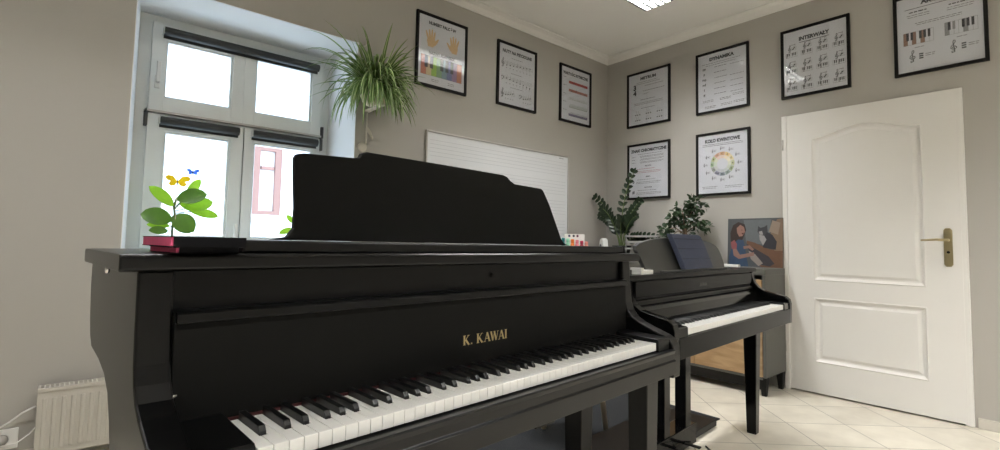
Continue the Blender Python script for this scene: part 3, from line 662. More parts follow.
# bushy ficus
t = thing('potted_ficus', (-0.22, -0.99, 0.906), 0, 'small bushy ficus behind the navy folder, below the circle poster', 'plant')
pot('pot', t, 0.055, 0.075, 0.11, M_POTC)
MB().tube([(0,0,0.08),(0.01,0.01,0.16),(0,-0.02,0.24),(0.0,0.0,0.34)], [0.022,0.016,0.010,0.006], mat('ficus_bark', (0.16,0.11,0.07), 0.9, noise=(60,0.3)), 8).build('trunk', t, smooth=True)
clus = [((0,-0.10,0.50),0.085,95),((0,0.02,0.46),0.075,75),((-0.02,0.17,0.29),0.06,48),((-0.01,-0.12,0.36),0.07,62),((0,0.06,0.37),0.06,40),((-0.02,-0.20,0.31),0.035,16),((0.0,0.12,0.40),0.04,22),((-.02,0.12,0.23),0.045,22),((0,-0.02,0.28),0.05,22)]
fm = MB()
for c, r_, n in clus:
    for _ in range(n):
        d = Vector((random.gauss(0,1), random.gauss(0,1), random.gauss(0,0.8))).normalized(); p = Vector(c) + d*r_*rv_(0.35,1.0)
        fm.leaf(p, p + (d*0.6+Vector((rv_(-.5,.5),rv_(-.5,.5),rv_(-.6,.3)))).normalized()*rv_(0.034,0.050), d+Vector((rv_(-.5,.5),rv_(-.5,.5),0.6)), 0.031, M_LEAF_DK, seg=4, pw=0.8)
fm.build('foliage', t)
br = MB()
for c, r_, n in clus: br.tube([(0,0,0.26),tuple((Vector((0,0,0.3))+Vector(c))/2+Vector((0,0,0.02))),c], [0.005,0.004,0.003], MATS['ficus_bark'], 6)
br.build('branches', t, smooth=True)

# spider plant hanging at the edge of the recess
SPX, SPY, SPZ = -2.715, -0.15, 1.955
t = thing('spider_plant', (SPX-0.01, SPY-0.01, SPZ), 0, 'large striped spider plant in a cream wall pot beside the window', 'plant')
MB().lathe([(0.055,0.0),(0.075,0.02),(0.090,0.07),(0.096,0.12),(0.096,0.13),(0.086,0.13),(0.084,0.11)], (0,0,0), M_POTC, 28).build('pot', t, smooth=True)
MB().lathe([(0.002,0.112),(0.085,0.114)], (0,0,0), M_SOIL, 20).build('soil', t)
sp = MB()
def blade(base, az, el, L, wd, drp):
    d = Vector((math.cos(az)*math.cos(el), math.sin(az)*math.cos(el), math.sin(el))); p = Vector(base); n = 11; pts = [p.copy()]
    for i in range(n):
        p = p + d*(L/n); d = (d + Vector((0,0,-drp*(0.4+1.1*i/n)))).normalized()
        if p.y > -0.0-SPY-0.012 and p.x > -0.06: d.y = min(d.y, 0); p.y = -SPY-0.012
        pts.append(p.copy())
    sd0 = Vector((-math.sin(az), math.cos(az), 0)); vs = []; 
    for i, q in enumerate(pts):
        u = i/n; ww = wd/2*(0.7+0.9*u if u < 0.3 else (0.97+0.03)*(1-((u-0.3)/0.7)**1.8)) + 0.0003
        tg = (pts[min(i+1,n)]-pts[max(i-1,0)]).normalized(); nn = sd0.cross(tg).normalized()
        vs += [q+sd0*ww+nn*ww*0.3, q+sd0*ww*0.36, q-sd0*ww*0.36, q-sd0*ww+nn*ww*0.3]
    fa, fb = [], []
    for i in range(n):
        a = 4*i; fa += [(a,a+1,a+5,a+4),(a+2,a+3,a+7,a+6)]; fb += [(a+1,a+2,a+6,a+5)]
    k = len(sp.v); sp.v += [tuple(v) for v in vs]; ia, ib = sp.m(M_LEAF_SP), sp.m(M_LEAF_SPW)
    for f in fa: sp.f.append(tuple(k+j for j in f)); sp.mi.append(ia)
    for f in fb: sp.f.append(tuple(k+j for j in f)); sp.mi.append(ib)
for i in range(270):
    az = rv_(0, 2*math.pi)
    if math.sin(az) > 0.45 and random.random() < 0.7: az = -az
    el = rv_(R(-10), R(75)); L = rv_(0.22, 0.44)*(1.05 if math.cos(az) < 0 else 0.9); r_ = rv_(0, 0.07)
    blade((r_*math.cos(az), r_*math.sin(az), rv_(0.10, 0.14)), az+rv_(-.3,.3), el, L, rv_(0.015, 0.025), random.choice((0.08, 0.14, 0.2, 0.28, 0.38, 0.5)))
for i in range(60):       # runners hanging in front of the pot
    az = rv_(R(180), R(360)); blade((0.09*math.cos(az), 0.09*math.sin(az), rv_(0.06, 0.12)), az, rv_(R(-40), R(10)), rv_(0.12, 0.24), 0.014, rv_(0.3, 0.6))
for az, el, L, dr_ in ((R(185),R(52),0.56,0.15),(R(190),R(42),0.58,0.19),(R(200),R(30),0.50,0.16),(R(178),R(35),0.52,0.2),(R(150),R(78),0.42,0.05),(R(160),R(70),0.36,0.04),(R(10),R(70),0.36,0.08),(R(-20),R(62),0.36,0.08),(R(-60),R(70),0.34,0.05),(R(-5),R(45),0.42,0.2),(R(-30),R(30),0.42,0.18),(R(195),R(18),0.46,0.2),(R(215),R(40),0.46,0.22),(R(183),R(62),0.50,0.12),(R(175),R(48),0.50,0.17)):
    blade((0.03*math.cos(az), 0.03*math.sin(az), 0.115), az, el, L, 0.019, dr_)
sp.build('foliage', t)
# wall bracket in the shape of a note
t = thing('wall_bracket', (-2.70, 0, 1.80), 0, 'pale wall bracket shaped like a musical note under the spider plant', 'bracket')
mb = MB(); M_BR = mat('bracket_cream', (0.66,0.62,0.54), 0.5, noise=(30,0.03))
mb.tube([(0,-0.012,-0.10),(0,-0.012,0.155)], 0.007, M_BR, 8); mb.build('note_stem', t, smooth=True)
MB().prism([(0.0,0.02),(0.004,0.045),(0.035,0.01),(0.052,-0.03),(0.046,-0.05),(0.036,-0.02),(0.012,0.0)], 1, -0.018, -0.006, M_BR).build('note_flag', t, 0.003)
MB().prism(seg_arc(-0.026, -0.108, 0.032, 0, 330, 14), 1, -0.022, -0.004, M_BR).build('note_head', t, 0.004)
MB().box(-0.02, 0.02, -0.235, -0.0, 0.143, 0.154, M_BR).build('shelf_arm', t, 0.002)
t = MB().tube([(0,0,0),(0,-0.03,0),(0,-0.045,0.012),(0,-0.045,0.03)], 0.005, M_BR, 8).build('wall_hook', None, smooth=True, loc=(-2.735, 0, 2.40)); tag(t, 'small pale hook on the wall above the spider plant', 'hook')

# foliage plant with butterflies on the sill
SX, SY, SZ = -3.775, 0.12, 0.961
t = thing('leafy_plant', (SX, SY, SZ), 0, 'plant with large bright rounded leaves on the windowsill, left of the handle', 'plant')
MB().lathe([(0.045,0),(0.058,0.075),(0.060,0.085),(0.054,0.085),(0.052,0.07)], (0,0,0), M_POTC, 24).build('pot', t, smooth=True)
MB().lathe([(0.002,0.07),(0.052,0.071)], (0,0,0), M_SOIL, 20).build('soil', t)
MB().tube([(0,0,0.07),(-0.002,0,0.15),(0.004,-0.01,0.20),(0.0,0,0.27),(0.01,0,0.315)], [0.006,0.006,0.005,0.005,0.003], M_STEM, 8).build('stem', t, smooth=True)
LV = [((-3.780,1.226),(-3.898,1.326),0.055,'b',-.02),((-3.780,1.147),(-3.926,1.172),0.085,'d',0.0),((-3.781,1.168),(-3.675,1.085),0.095,'d',-0.03),((-3.765,1.262),(-3.622,1.302),0.075,'d',-0.04),
      ((-3.715,1.285),(-3.650,1.392),0.042,'b',0.02),((-3.72,1.214),(-3.585,1.262),0.07,'b',-0.01),((-3.690,1.200),(-3.545,1.180),0.045,'b',0.03),((-3.788,1.113),(-3.894,1.118),0.035,'b',0.02),((-3.75,1.245),(-3.69,1.235),0.05,'b',0.04),((-3.80,1.085),(-3.89,1.085),0.04,'d',-0.05)]
pet = MB()
for (bx, bz), (tx, tz_), wd, c, dy in LV:
    mb = MB(); mb.leaf((bx-SX, dy*0.4, bz-SZ), (tx-SX, dy, tz_-SZ), (0.0,-1,0.35), wd*1.22, M_LEAF_BR if c == 'b' else leafmat('leaf_mid_green', (0.09,0.20,0.02), 0.45), fold=0.10, droop=0.05, seg=9)
    mb.build('leaf', t, smooth=True)
    pet.tube([(0, 0, min(bz-SZ, 0.26)*0.85+0.02), (bx-SX, dy*0.4, bz-SZ)], 0.003, M_STEM, 6)
pet.build('petioles', t, smooth=True)
def butterfly(p, sc, mt, label, stick):
    t = thing('butterfly_pick', (p[0], p[1], stick), 0, label, 'decoration', 'butterfly picks in the windowsill plant')
    z = p[2]-stick
    MB().tube([(0,0,0),(0.002,0,z)], 0.0014, mat('pick_wire', (0.5,0.45,0.3), 0.5, noise=(30,0.1)), 6).build('stick', t)
    for s in (-1, 1):
        mb = MB(); o = [(0,0.0),(0.35,0.55),(0.75,0.62),(1.0,0.35),(0.85,0.05),(0.55,-0.05),(0.72,-0.35),(0.5,-0.62),(0.2,-0.5),(0,-0.1)]
        vs = [(s*q[0]*sc, -abs(q[0])*sc*0.35, z+q[1]*sc*0.8) for q in o] + [(s*q[0]*sc, -abs(q[0])*sc*0.35+0.0012, z+q[1]*sc*0.8) for q in o]; n = len(o)
        mb.add(vs, [tuple(range(n)), tuple(range(2*n-1,n-1,-1))] + [(i, n+i, n+(i+1)%n, (i+1)%n) for i in range(n)], mt); mb.build('wing', t)
    MB().tube([(0,0,z-0.35*sc),(0,-0.002,z+0.45*sc)], [0.0025,0.0015], M_INK, 6).build('body', t)
butterfly((-3.768, 0.10, 1.366), 0.062, M_YEL, 'yellow butterfly ornament on a wire above the windowsill plant', 1.03)
butterfly((-3.690, 0.14, 1.430), 0.034, M_BLU, 'small blue butterfly ornament against the bright window pane', 1.045)
t = thing('young_plant', (-3.13, 0.13, SZ), 0, 'small green seedling on the windowsill, half hidden by the tall music desk', 'plant')
MB().lathe([(0.035,0),(0.045,0.06),(0.047,0.068),(0.041,0.068),(0.040,0.055)], (0,0,0), M_POTC, 20).build('pot', t, smooth=True)
MB().lathe([(0.002,0.056),(0.040,0.057)], (0,0,0), M_SOIL, 16).build('soil', t)
MB().tube([(0,0,0.05),(0.012,0,0.14),(0.01,0,0.25)], [0.004,0.003,0.002], M_STEM, 6).build('stem', t, smooth=True)
for a, b in (((0.012,0.16),(-0.075,0.125)),((0.012,0.20),(-0.035,0.245)),((0.012,0.18),(0.08,0.22)),((0.01,0.25),(0.05,0.30))):
    MB().leaf((a[0],0,a[1]), (b[0],-0.01,b[1]), (0,-1,0.5), 0.04, M_LEAF_BR, seg=7).build('leaf', t, smooth=True)

# ------------------------------------------------------------------ whiteboard and markers
t = thing('whiteboard', (-1.416, -0.001, 1.0), 0, 'music whiteboard ruled with staves, in a thin frame on the window wall', 'whiteboard')
MB().box(-0.795, 0.795, -0.012, 0, 0, 0.892, M_BOARD).build('panel', t)
mb = MB(); frame_rect(mb, -0.803, 0.803, -0.008, 0.900, -0.020, 0.0, 0.013, M_ALU); mb.build('frame', t, 0.002)
mb = MB(); z = 0.83
M_STAFF = mat('staff_grey', (0.50,0.51,0.53), 0.5, noise=(50,0.05))
while z > 0.08:
    for k in range(5): mb.quad(-0.77, 0.76, z-0.0012-k*0.030, z+0.0012-k*0.030, -0.0125, M_STAFF)
    z -= 0.030*5 + 0.035
add_text(mb, 'MUZYKA', 0.70, 0.865, 0.014, -0.0126, M_INKG, bold=0.02)
mb.build('staff_lines', t)
MB().box(-0.5, 0.5, -0.06, -0.020, -0.006, 0.006, M_ALU).build('pen_ledge', t, 0.002)
t = thing('storage_unit', (-0.93, -0.40, 0), 0, 'low grey storage unit under the whiteboard in the room corner', 'cabinet')
MB().box(-0.45, 0.45, 0, 0.385, 0.97, 0.99, M_CAB).box(-0.45, -0.43, 0, 0.385, 0, 0.97, M_CAB).box(0.43, 0.45, 0, 0.385, 0, 0.97, M_CAB).box(-0.43, 0.43, 0.37, 0.385, 0.02, 0.97, M_CAB).box(-0.43, 0.43, 0, 0.37, 0.03, 0.05, M_CAB).build('carcass', t, 0.003)
for i in range(2): MB().box(-0.428+i*0.43, -0.002+i*0.43, -0.016, -0.001, 0.05, 0.968, M_WOOD).build('door', t, 0.002)
mcol = [('teal',(0.02,0.22,0.22)),('mint',(0.35,0.72,0.50)),('orange',(0.85,0.20,0.02)),('rose',(0.75,0.20,0.25)),('dark red',(0.45,0.02,0.06)),('salmon',(0.75,0.28,0.22))]
org = thing('cardboard_box', (-0.76, -0.22, 0.991), R(-38), 'white box with dark printed spots behind the coloured paint bottles', 'box')
MB().box(-0.085, 0.095, 0.0, 0.06, 0, 0.160, M_WHITEP).build('body', org, 0.002)
mb = MB()
for cx, c in ((-0.045, (0.03,0.03,0.10)), (-0.005, (0.02,0.02,0.04)), (0.03, (0.10,0.02,0.06))): mb.add([(cx+0.011*math.cos(q), -0.0006, 0.143+0.011*math.sin(q)) for q in [2*math.pi*i/12 for i in range(12)]], [tuple(range(12))], mat('box_print_%d' % int(cx*1000), c, 0.6, noise=(50,0.1)))
mb.build('printed_spots', org)
for i, (nm, c) in enumerate(mcol):
    p = org.matrix_basis @ Vector((-0.105+0.042*i, -0.030, 0)); p.z = 0.991
    t = thing('paint_bottle', p, 0, 'small %s paint bottle in the row in front of the white box' % nm, 'bottle', 'coloured paint bottles in the corner')
    mm = mat('paint_'+nm.replace(' ','_'), c, 0.4, noise=(40,0.05)); hgt = 0.125-0.006*i
    MB().lathe([(0.015,0),(0.0165,0.006),(0.0165,hgt*0.62),(0.010,hgt*0.7)], (0,0,0), mm, 16).build('body', t, smooth=True); MB().lathe([(0.012,hgt*0.70),(0.0145,hgt*0.71),(0.0145,hgt*0.97),(0.010,hgt)], (0,0,0), mm, 16).build('cap', t, smooth=True)
t = thing('tape_dispenser', (-0.27, -0.17, 0.906), R(60), 'white rounded dispenser on the sideboard by the room corner', 'dispenser')
MB().prism([(-0.05,0),(0.09,0),(0.09,0.05),(0.055,0.075),(0.05,0.15),(0.03,0.205),(-0.005,0.22),(-0.04,0.205),(-0.055,0.14),(-0.055,0.03)], 1, -0.03, 0.03, M_WHITEP).build('body', t, 0.012)
MB().tube([(0,-0.033,0.14),(0,0.033,0.14)], 0.022, M_INKG, 16).build('hub', t, smooth=True)

# ------------------------------------------------------------------ radiator, socket, cables
t = thing('radiator', (-4.145, -0.095, 0.0), 0, 'white panel radiator with a top grille below the window', 'radiator')
RW = 0.13
t.location.x = -3.55
RX_0, RX_1 = -4.278+3.55, -2.95+3.55
mb = MB(); mb.box(RX_0, RX_1, 0.0, 0.012, 0.045, 0.335, M_RAD); mb.box(RX_0, RX_1, 0.062, 0.072, 0.045, 0.335, M_RAD)
n = int((RX_1-RX_0)/0.0333)
for i in range(n):
    x = RX_0+0.025+i*0.0333; mb.prism([(x-0.010,-0.0),(x-0.006,-0.006),(x+0.006,-0.006),(x+0.010,-0.0)], 2, 0.075, 0.305, M_RAD)
mb.build('front_panel', t, 0.003)
mb = MB(); mb.box(RX_0, RX_1, -0.004, 0.004, 0.335, 0.350, M_RAD); mb.box(RX_0, RX_1, 0.068, 0.074, 0.335, 0.350, M_RAD)
k = int((RX_1-RX_0)/0.017)
for i in range(k+1): x = RX_0+0.004+i*0.017; mb.box(x-0.002, x+0.002, 0.004, 0.068, 0.343, 0.349, M_RAD)
for y in (0.022, 0.045): mb.box(RX_0, RX_1, y-0.002, y+0.002, 0.342, 0.348, M_RAD)
mb.build('top_grille', t)
for x in (RX_0-0.002, RX_1-0.002): MB().box(x, x+0.004, -0.002, 0.074, 0.045, 0.350, M_RAD).build('side_cover', t, 0.001)
for x in (RX_0+0.2, RX_1-0.2): MB().box(x, x+0.03, 0.072, 0.0945, 0.10, 0.30, M_RAD).build('wall_bracket', t)
t = thing('power_socket', (-4.372, -0.001, 0.125), 0, 'white double wall socket with a plug at the lower left', 'socket')
MB().box(-0.085, 0.035, -0.012, 0, -0.045, 0.045, M_WHITEP).build('plate', t, 0.003)
MB().tube([(-0.02,-0.012,0.0),(-0.02,-0.05,0.0)], [0.024,0.019], mat('plug_grey', (0.35,0.33,0.30), 0.5, noise=(30,0.05)), 16).build('plug', t, smooth=True)
t = MB().tube([(-4.285,-0.03,0.26),(-4.33,-0.02,0.235),(-4.37,-0.015,0.20),(-4.42,-0.012,0.17)], 0.004, M_WHITEP, 8).build('cable', None, smooth=True); tag(t, 'white cable running from the radiator edge down to the wall socket', 'cable')
t = MB().tube([(-4.39,-0.05,0.11),(-4.34,-0.06,0.115),(-4.30,-0.04,0.14),(-4.27,-0.01,0.17)], 0.003, M_WHITEP, 8).build('cable', None, smooth=True); tag(t, 'thin white cable from the plug passing behind the radiator', 'cable')
t = MB().tube([tuple(loc1(0.62,0.27,0.02,K2)), tuple(loc1(0.68,0.22,0.012,K2)), tuple(loc1(0.76,0.22,0.012,K2)), tuple(loc1(0.80,0.26,0.012,K2)), tuple(loc1(0.74,0.19,0.009,K2)), tuple(loc1(0.68,0.14,0.006,K2))], 0.005, M_BLACK, 8).build('cable', None, smooth=True); tag(t, 'black cable looped on the tiles in front of the pedal unit', 'cable')

# rug and stool
t = MB().box(-3.75, -1.12, -1.72, -0.42, 0.0, 0.008, M_RUG).build('rug', None, 0.003); tag(t, 'charcoal rug on the tiled floor beneath the near piano', 'rug')
t = thing('stool', (-1.985, -1.30, 0.008), R(20), 'beige legged stool standing on the charcoal rug behind the near piano', 'stool')
M_BEI = mat('beige_wood', (0.42,0.36,0.26), 0.5, noise=(30,0.08))
MB().lathe([(0.14,0.42),(0.16,0.428),(0.165,0.44),(0.16,0.455),(0.01,0.457)], (0,0,0), M_BEI, 28).build('seat', t, smooth=True)
for a in (-65, 25, 115, 205):
    c, s = math.cos(R(a)), math.sin(R(a)); MB().tube([(c*0.175,s*0.175,0),(c*0.12,s*0.12,0.43)], [0.014,0.018], M_BEI, 10).build('leg', t, smooth=True)

# ------------------------------------------------------------------ ceiling lamps
M_TUBE = mat('lamp_tube', (1,1,1), 0.5, emit=((1.0,0.97,0.86), 9.0))
M_LOUV = mat('louvre_aluminium', (0.25,0.25,0.24), 0.35, metal=1.0, noise=(60, 0.05))
M_LHOUS = mat('lamp_housing_white', (0.85,0.84,0.80), 0.4, noise=(10,0.01))
def lamp(x, y, label, power):
    t = thing('ceiling_lamp', (x, y, H-0.075), 0, label, 'ceiling light', 'louvred ceiling lamps')
    SX_, SY_ = 0.60, 0.15; mb = MB(); mb.box(-SX_, SX_, -SY_, SY_, 0.068, 0.0745, M_LHOUS)
    for a in (-1, 1):
        mb.box(min(a*SX_, a*(SX_-0.006)), max(a*SX_, a*(SX_-0.006)), -SY_, SY_, 0.004, 0.068, M_LHOUS); mb.box(-SX_+0.006, SX_-0.006, min(a*SY_, a*(SY_-0.006)), max(a*SY_, a*(SY_-0.006)), 0.004, 0.068, M_LHOUS)
    mb.build('housing', t)
    for yy in (-0.07, 0.07): MB().tube([(-0.58,yy,0.056),(0.58,yy,0.056)], 0.008, M_TUBE, 8, cap=True).build('tube', t, smooth=True)
    n = 5
    for i in range(n+1):
        yy = -0.144+0.288*i/n; MB().prism([(yy-0.009,0.0),(yy+0.009,0.0),(yy+0.002,0.040),(yy-0.002,0.040)], 0, -0.594, 0.594, M_LOUV).build('reflector_rib', t)
    mb = MB()
    for i in range(n):
        y0 = -0.144+0.288*i/n+0.009; y1 = y0+0.288/n-0.018; mid = (y0+y1)/2
        mb.prism([(y0-0.003,0.0),(y1+0.003,0.0),(y1+0.003,0.034),(mid,0.014),(y0-0.003,0.034)], 0, -0.0015, 0.0015, M_LOUV)
    bl = mb.build('cross_blade', t); bl.location.x = -0.572
    for j in range(1, 23):
        c = bl.copy(); COL.objects.link(c); c.location.x = -0.572+0.052*j
    l = area('lamp_light', (0, 0, 0.0455), (0,0,0), 1.15, 0.27, power, (0.98, 0.985, 1.0), t)
    return t
lamp(-1.385, -1.125, 'louvred ceiling lamp nearest the far room corner', LAMP_POWER)
lamp(-4.3, -1.125, 'unseen louvred ceiling lamp added as fill on the window side of the room', LAMP_POWER*0.7)  # unseen, inferred lamp, added to brighten the left wall
lamp(-1.385, -4.2, 'unseen louvred ceiling lamp added as fill above the area by the white door', LAMP_POWER*2.15)  # unseen, inferred lamp, added as fill for keys and door
lamp(-4.3, -4.2, 'unseen louvred ceiling lamp added as fill over the camera end of the room', LAMP_POWER*2.15)  # unseen, inferred lamp, added as fill from the camera side

# ------------------------------------------------------------------ posters
def poster(P0, ang, label, draw, W=0.47, Hh=0.560):
    """P0: world position of the lower centre on the wall"""
    t = thing('framed_poster', P0, ang, label, 'poster', 'framed music posters')
    f = 0.0195; mb = MB(); frame_rect(mb, -W/2, W/2, 0, Hh, -0.022, -0.001, f, M_BLACK); mb.build('frame', t, 0.0015)
    MB().box(-W/2+f, W/2-f, -0.010, -0.002, f, Hh-f, M_PAPER).build('sheet', t)
    mb = MB(); draw(mb, W-2*f, Hh-2*f); mb.v = [(v[0], v[1]-0.0104, v[2]+f) for v in mb.v]; mb.build('print', t)
    MB().box(-W/2+f, W/2-f, -0.0165, -0.015, f, Hh-f, M_GLASS).build('glass_pane', t)
def bar(mb, x, z, w_, h=0.0035, mt=None, dy=0): mb.quad(x-w_/2, x+w_/2, z-h/2, z+h/2, -dy, mt or M_INKG)
def para(mb, x, z, w_, n, gap=0.010, seed=0, mt=None, h=0.0038):
    """lines of small print, as word-long strokes"""
    rr = random.Random(seed)
    for i in range(n):
        xx = x-w_/2*(1-0.1*rr.random()); end = x+w_/2*(1-0.25*rr.random()*(1 if i == n-1 else 0.3))
        while xx < end:
            l = min(rr.uniform(0.010, 0.030), end-xx); mb.quad(xx, xx+l, z-i*gap-h/2, z-i*gap+h/2, 0, mt or M_INKG); xx += l+0.005
def title(mb, txt, z, w_, size=0.034, y=0): add_text(mb, txt, 0, z, size*1.12, y, M_INK, width=w_*1.08, bold=0.055)
def stave(mb, x0, x1, z, g=0.0055, n=5, mt=None):
    for k in range(n): mb.quad(x0, x1, z-k*g-0.0005, z-k*g+0.0005, 0, mt or M_INKG)
def note(mb, x, z, s=1.0, up_=True, mt=None, flag=False):
    mt = mt or M_INK; pts = [(x+0.0048*s*math.cos(a)*1.0+0.0012*s*math.sin(a), z+0.0034*s*math.sin(a)) for a in [2*math.pi*i/10 for i in range(10)]]
    mb.poly(pts, -0.0001, mt); d = 1 if up_ else -1
    mb.box(x+d*0.0042*s-0.0006, x+d*0.0042*s+0.0006, -0.0002, 0, min(z, z+d*0.024*s), max(z, z+d*0.024*s), mt)
    if flag: mb.ribbon([(x+0.0042*s, z+0.024*s), (x+0.011*s, z+0.013*s), (x+0.009*s, z+0.006*s)], 0.0018*s, -0.0001, mt)
def treble(mb, x, z, h, mt=None):
    q = [(0.02,-0.42),(-0.10,-0.46),(-0.12,-0.36),(0.0,-0.33),(0.06,-0.42),(0.02,-0.05),(-0.04,0.32),(0.0,0.47),(0.08,0.46),(0.09,0.33),(0.0,0.18),(-0.14,0.04),(-0.17,-0.10),(-0.05,-0.22),(0.11,-0.20),(0.16,-0.08),(0.07,0.02),(-0.04,-0.01),(-0.07,-0.10),(-0.01,-0.15)]
    pts = []
    for i in range(len(q)-1):
        for u in (0, 0.5): pts.append((x+(q[i][0]*(1-u)+q[i+1][0]*u)*h, z+(q[i][1]*(1-u)+q[i+1][1]*u)*h))
    pts.append((x+q[-1][0]*h, z+q[-1][1]*h)); mb.ribbon(pts, 0.05*h, -0.0001, mt or M_INK)
def bassclef(mb, x, z, h):
    pts = [(x-0.28*h, z+0.1*h)] + seg_arc(x-0.05*h, z+0.12*h, 0.26*h, 160, -40, 10) + [(x-0.25*h, z-0.45*h)]; mb.ribbon(pts, 0.09*h, -0.0001, M_INK)
    for dz in (0.06, 0.24): mb.poly(seg_arc(x+0.32*h, z+dz*h, 0.05*h, 0, 330, 8), -0.0001, M_INK)
INKS = lambda n, c: mat('ink_'+n, c, 0.7, noise=(60, 0.06))
def keyboard(mb, x0, z0, w_, h, nw, blacks, colw=None, colb=None):
    k = w_/nw
    for i in range(nw):
        mb.quad(x0+i*k+0.0007, x0+(i+1)*k-0.0007, z0, z0+h, 0, (colw or {}).get(i, M_PAPER))
        mb.quad(x0+i*k-0.0006, x0+i*k+0.0006, z0, z0+h, -0.0001, M_INKG)
    mb.quad(x0+w_-0.0006, x0+w_+0.0006, z0, z0+h, -0.0001, M_INKG); mb.quad(x0, x0+w_, z0-0.0006, z0+0.0006, -0.0001, M_INKG); mb.quad(x0, x0+w_, z0+h-0.0006, z0+h+0.0006, -0.0001, M_INKG)
    for b in blacks: mb.quad(x0+b*k-k*0.3, x0+b*k+k*0.3, z0+h*0.38, z0+h, -0.0002, (colb or {}).get(b, M_INK))
def hand(mb, cx, cz, s, flip, mt):
    f = -1 if flip else 1
    def L_(pts, wds): mb.ribbon([(cx+f*p[0]*s, cz+p[1]*s) for p in pts], [w__*s for w__ in wds], -0.0001, mt)
    mb.poly([(cx+f*p[0]*s, cz+p[1]*s) for p in [(-0.20,-0.45),(0.16,-0.45),(0.30,-0.22),(0.30,0.02),(0.24,0.12),(-0.24,0.12),(-0.30,-0.1)]], 0, mt)
    L_([(-0.20,0.05),(-0.30,0.32),(-0.36,0.50)], [0.15,0.13,0.07]); L_([(-0.07,0.08),(-0.11,0.42),(-0.13,0.62)], [0.15,0.13,0.08])
    L_([(0.06,0.08),(0.07,0.46),(0.07,0.66)], [0.15,0.13,0.08]); L_([(0.19,0.05),(0.25,0.38),(0.28,0.54)], [0.15,0.13,0.07]); L_([(0.20,-0.28),(0.42,-0.02),(0.54,0.14)], [0.22,0.16,0.08])
def d_fingers(mb, W, Hh):
    title(mb, 'NUMERY PALCÓW', Hh-0.060, 0.235, 0.030); sk = INKS('skin', (0.62,0.42,0.22))
    hand(mb, -0.105, 0.350, 0.125, False, sk); hand(mb, 0.110, 0.350, 0.125, True, sk)
    title(mb, 'NAZWY KLAWISZY', 0.240, 0.225, 0.026)
    cols = [(0.50,0.16,0.10),(0.62,0.50,0.30),(0.30,0.50,0.08),(0.22,0.36,0.20),(0.20,0.30,0.36),(0.16,0.18,0.36),(0.30,0.20,0.34),(0.50,0.20,0.12)]
    keyboard(mb, -0.190, 0.072, 0.380, 0.150, 8, (1,2,4,5,6), {i: INKS('key%d' % i, c) for i, c in enumerate(cols)})
    para(mb, -0.06, 0.045, 0.07, 2, 0.013, 1); para(mb, 0.09, 0.045, 0.07, 2, 0.013, 2)
    for sx in (-1, 1):
        for j, dx in enumerate((-0.045,-0.016,0.009,0.035,0.065)): add_text(mb, str(5-j if sx < 0 else j+1), (-0.105 if sx < 0 else 0.110)+(dx if sx < 0 else -dx if False else dx), 0.405+0.03*(1-abs(j-2)/2), 0.010, 0, M_INK)
def d_staff(mb, W, Hh):
    title(mb, 'NUTY NA PIĘCIOLINII', Hh-0.070, 0.32, 0.034)
    for i, (z, c) in enumerate(((0.360,'t'),(0.225,'b'))):
        para(mb, 0, z+0.055, 0.15, 1, seed=i); stave(mb, -0.19, 0.19, z+0.018, 0.007)
        (treble if c == 't' else bassclef)(mb, -0.168, z, 0.085 if c == 't' else 0.045)
        for k in range(8): note(mb, -0.125+k*0.040, z-0.018+k*0.0045*(1 if c == 't' else -1)+(0.02 if c == 'b' else 0), 1.5, k < 5)
        for k in range(8): bar(mb, -0.125+k*0.040, z-0.040, 0.010, 0.006, M_INKG)
    para(mb, 0, 0.155, 0.16, 1, seed=4)
    for x0, c in ((-0.19,'t'),(0.02,'b')):
        stave(mb, x0, x0+0.165, 0.108, 0.007); (treble if c == 't' else bassclef)(mb, x0+0.022, 0.094, 0.085 if c == 't' else 0.045)
        for k in range(4): note(mb, x0+0.058+k*0.028, 0.080+k*0.007, 1.5); bar(mb, x0+0.058+k*0.028, 0.050, 0.010, 0.006)
def d_rhythm(mb, W, Hh):
    title(mb, 'WARTOŚCI RYTMICZNE', Hh-0.070, 0.34, 0.034)
    cols = [INKS('red',(0.45,0.06,0.05)), INKS('rust',(0.42,0.16,0.12)), INKS('olive',(0.30,0.32,0.20)), INKS('green',(0.16,0.24,0.14)), INKS('violet',(0.16,0.14,0.24))]
    for i in range(5):
        z = 0.385-i*0.080; para(mb, -0.155, z+0.035, 0.05, 1, seed=i, mt=M_INK)
        n = 2**i
        mb.quad(-0.10, 0.18, z-0.018, z+(0.008 if i < 2 else 0.004), 0, cols[i] if i != 2 and i != 3 else M_PAPER)
        for k in range(min(n*2, 20)):
            x = -0.095+0.27*(k+0.5)/min(n*2,20); note(mb, x, z-0.010, 1.35, True, cols[i] if i > 1 else M_INK, flag=i > 2)
        stave(mb, -0.10, 0.18, z+0.006, 0.007, 4)
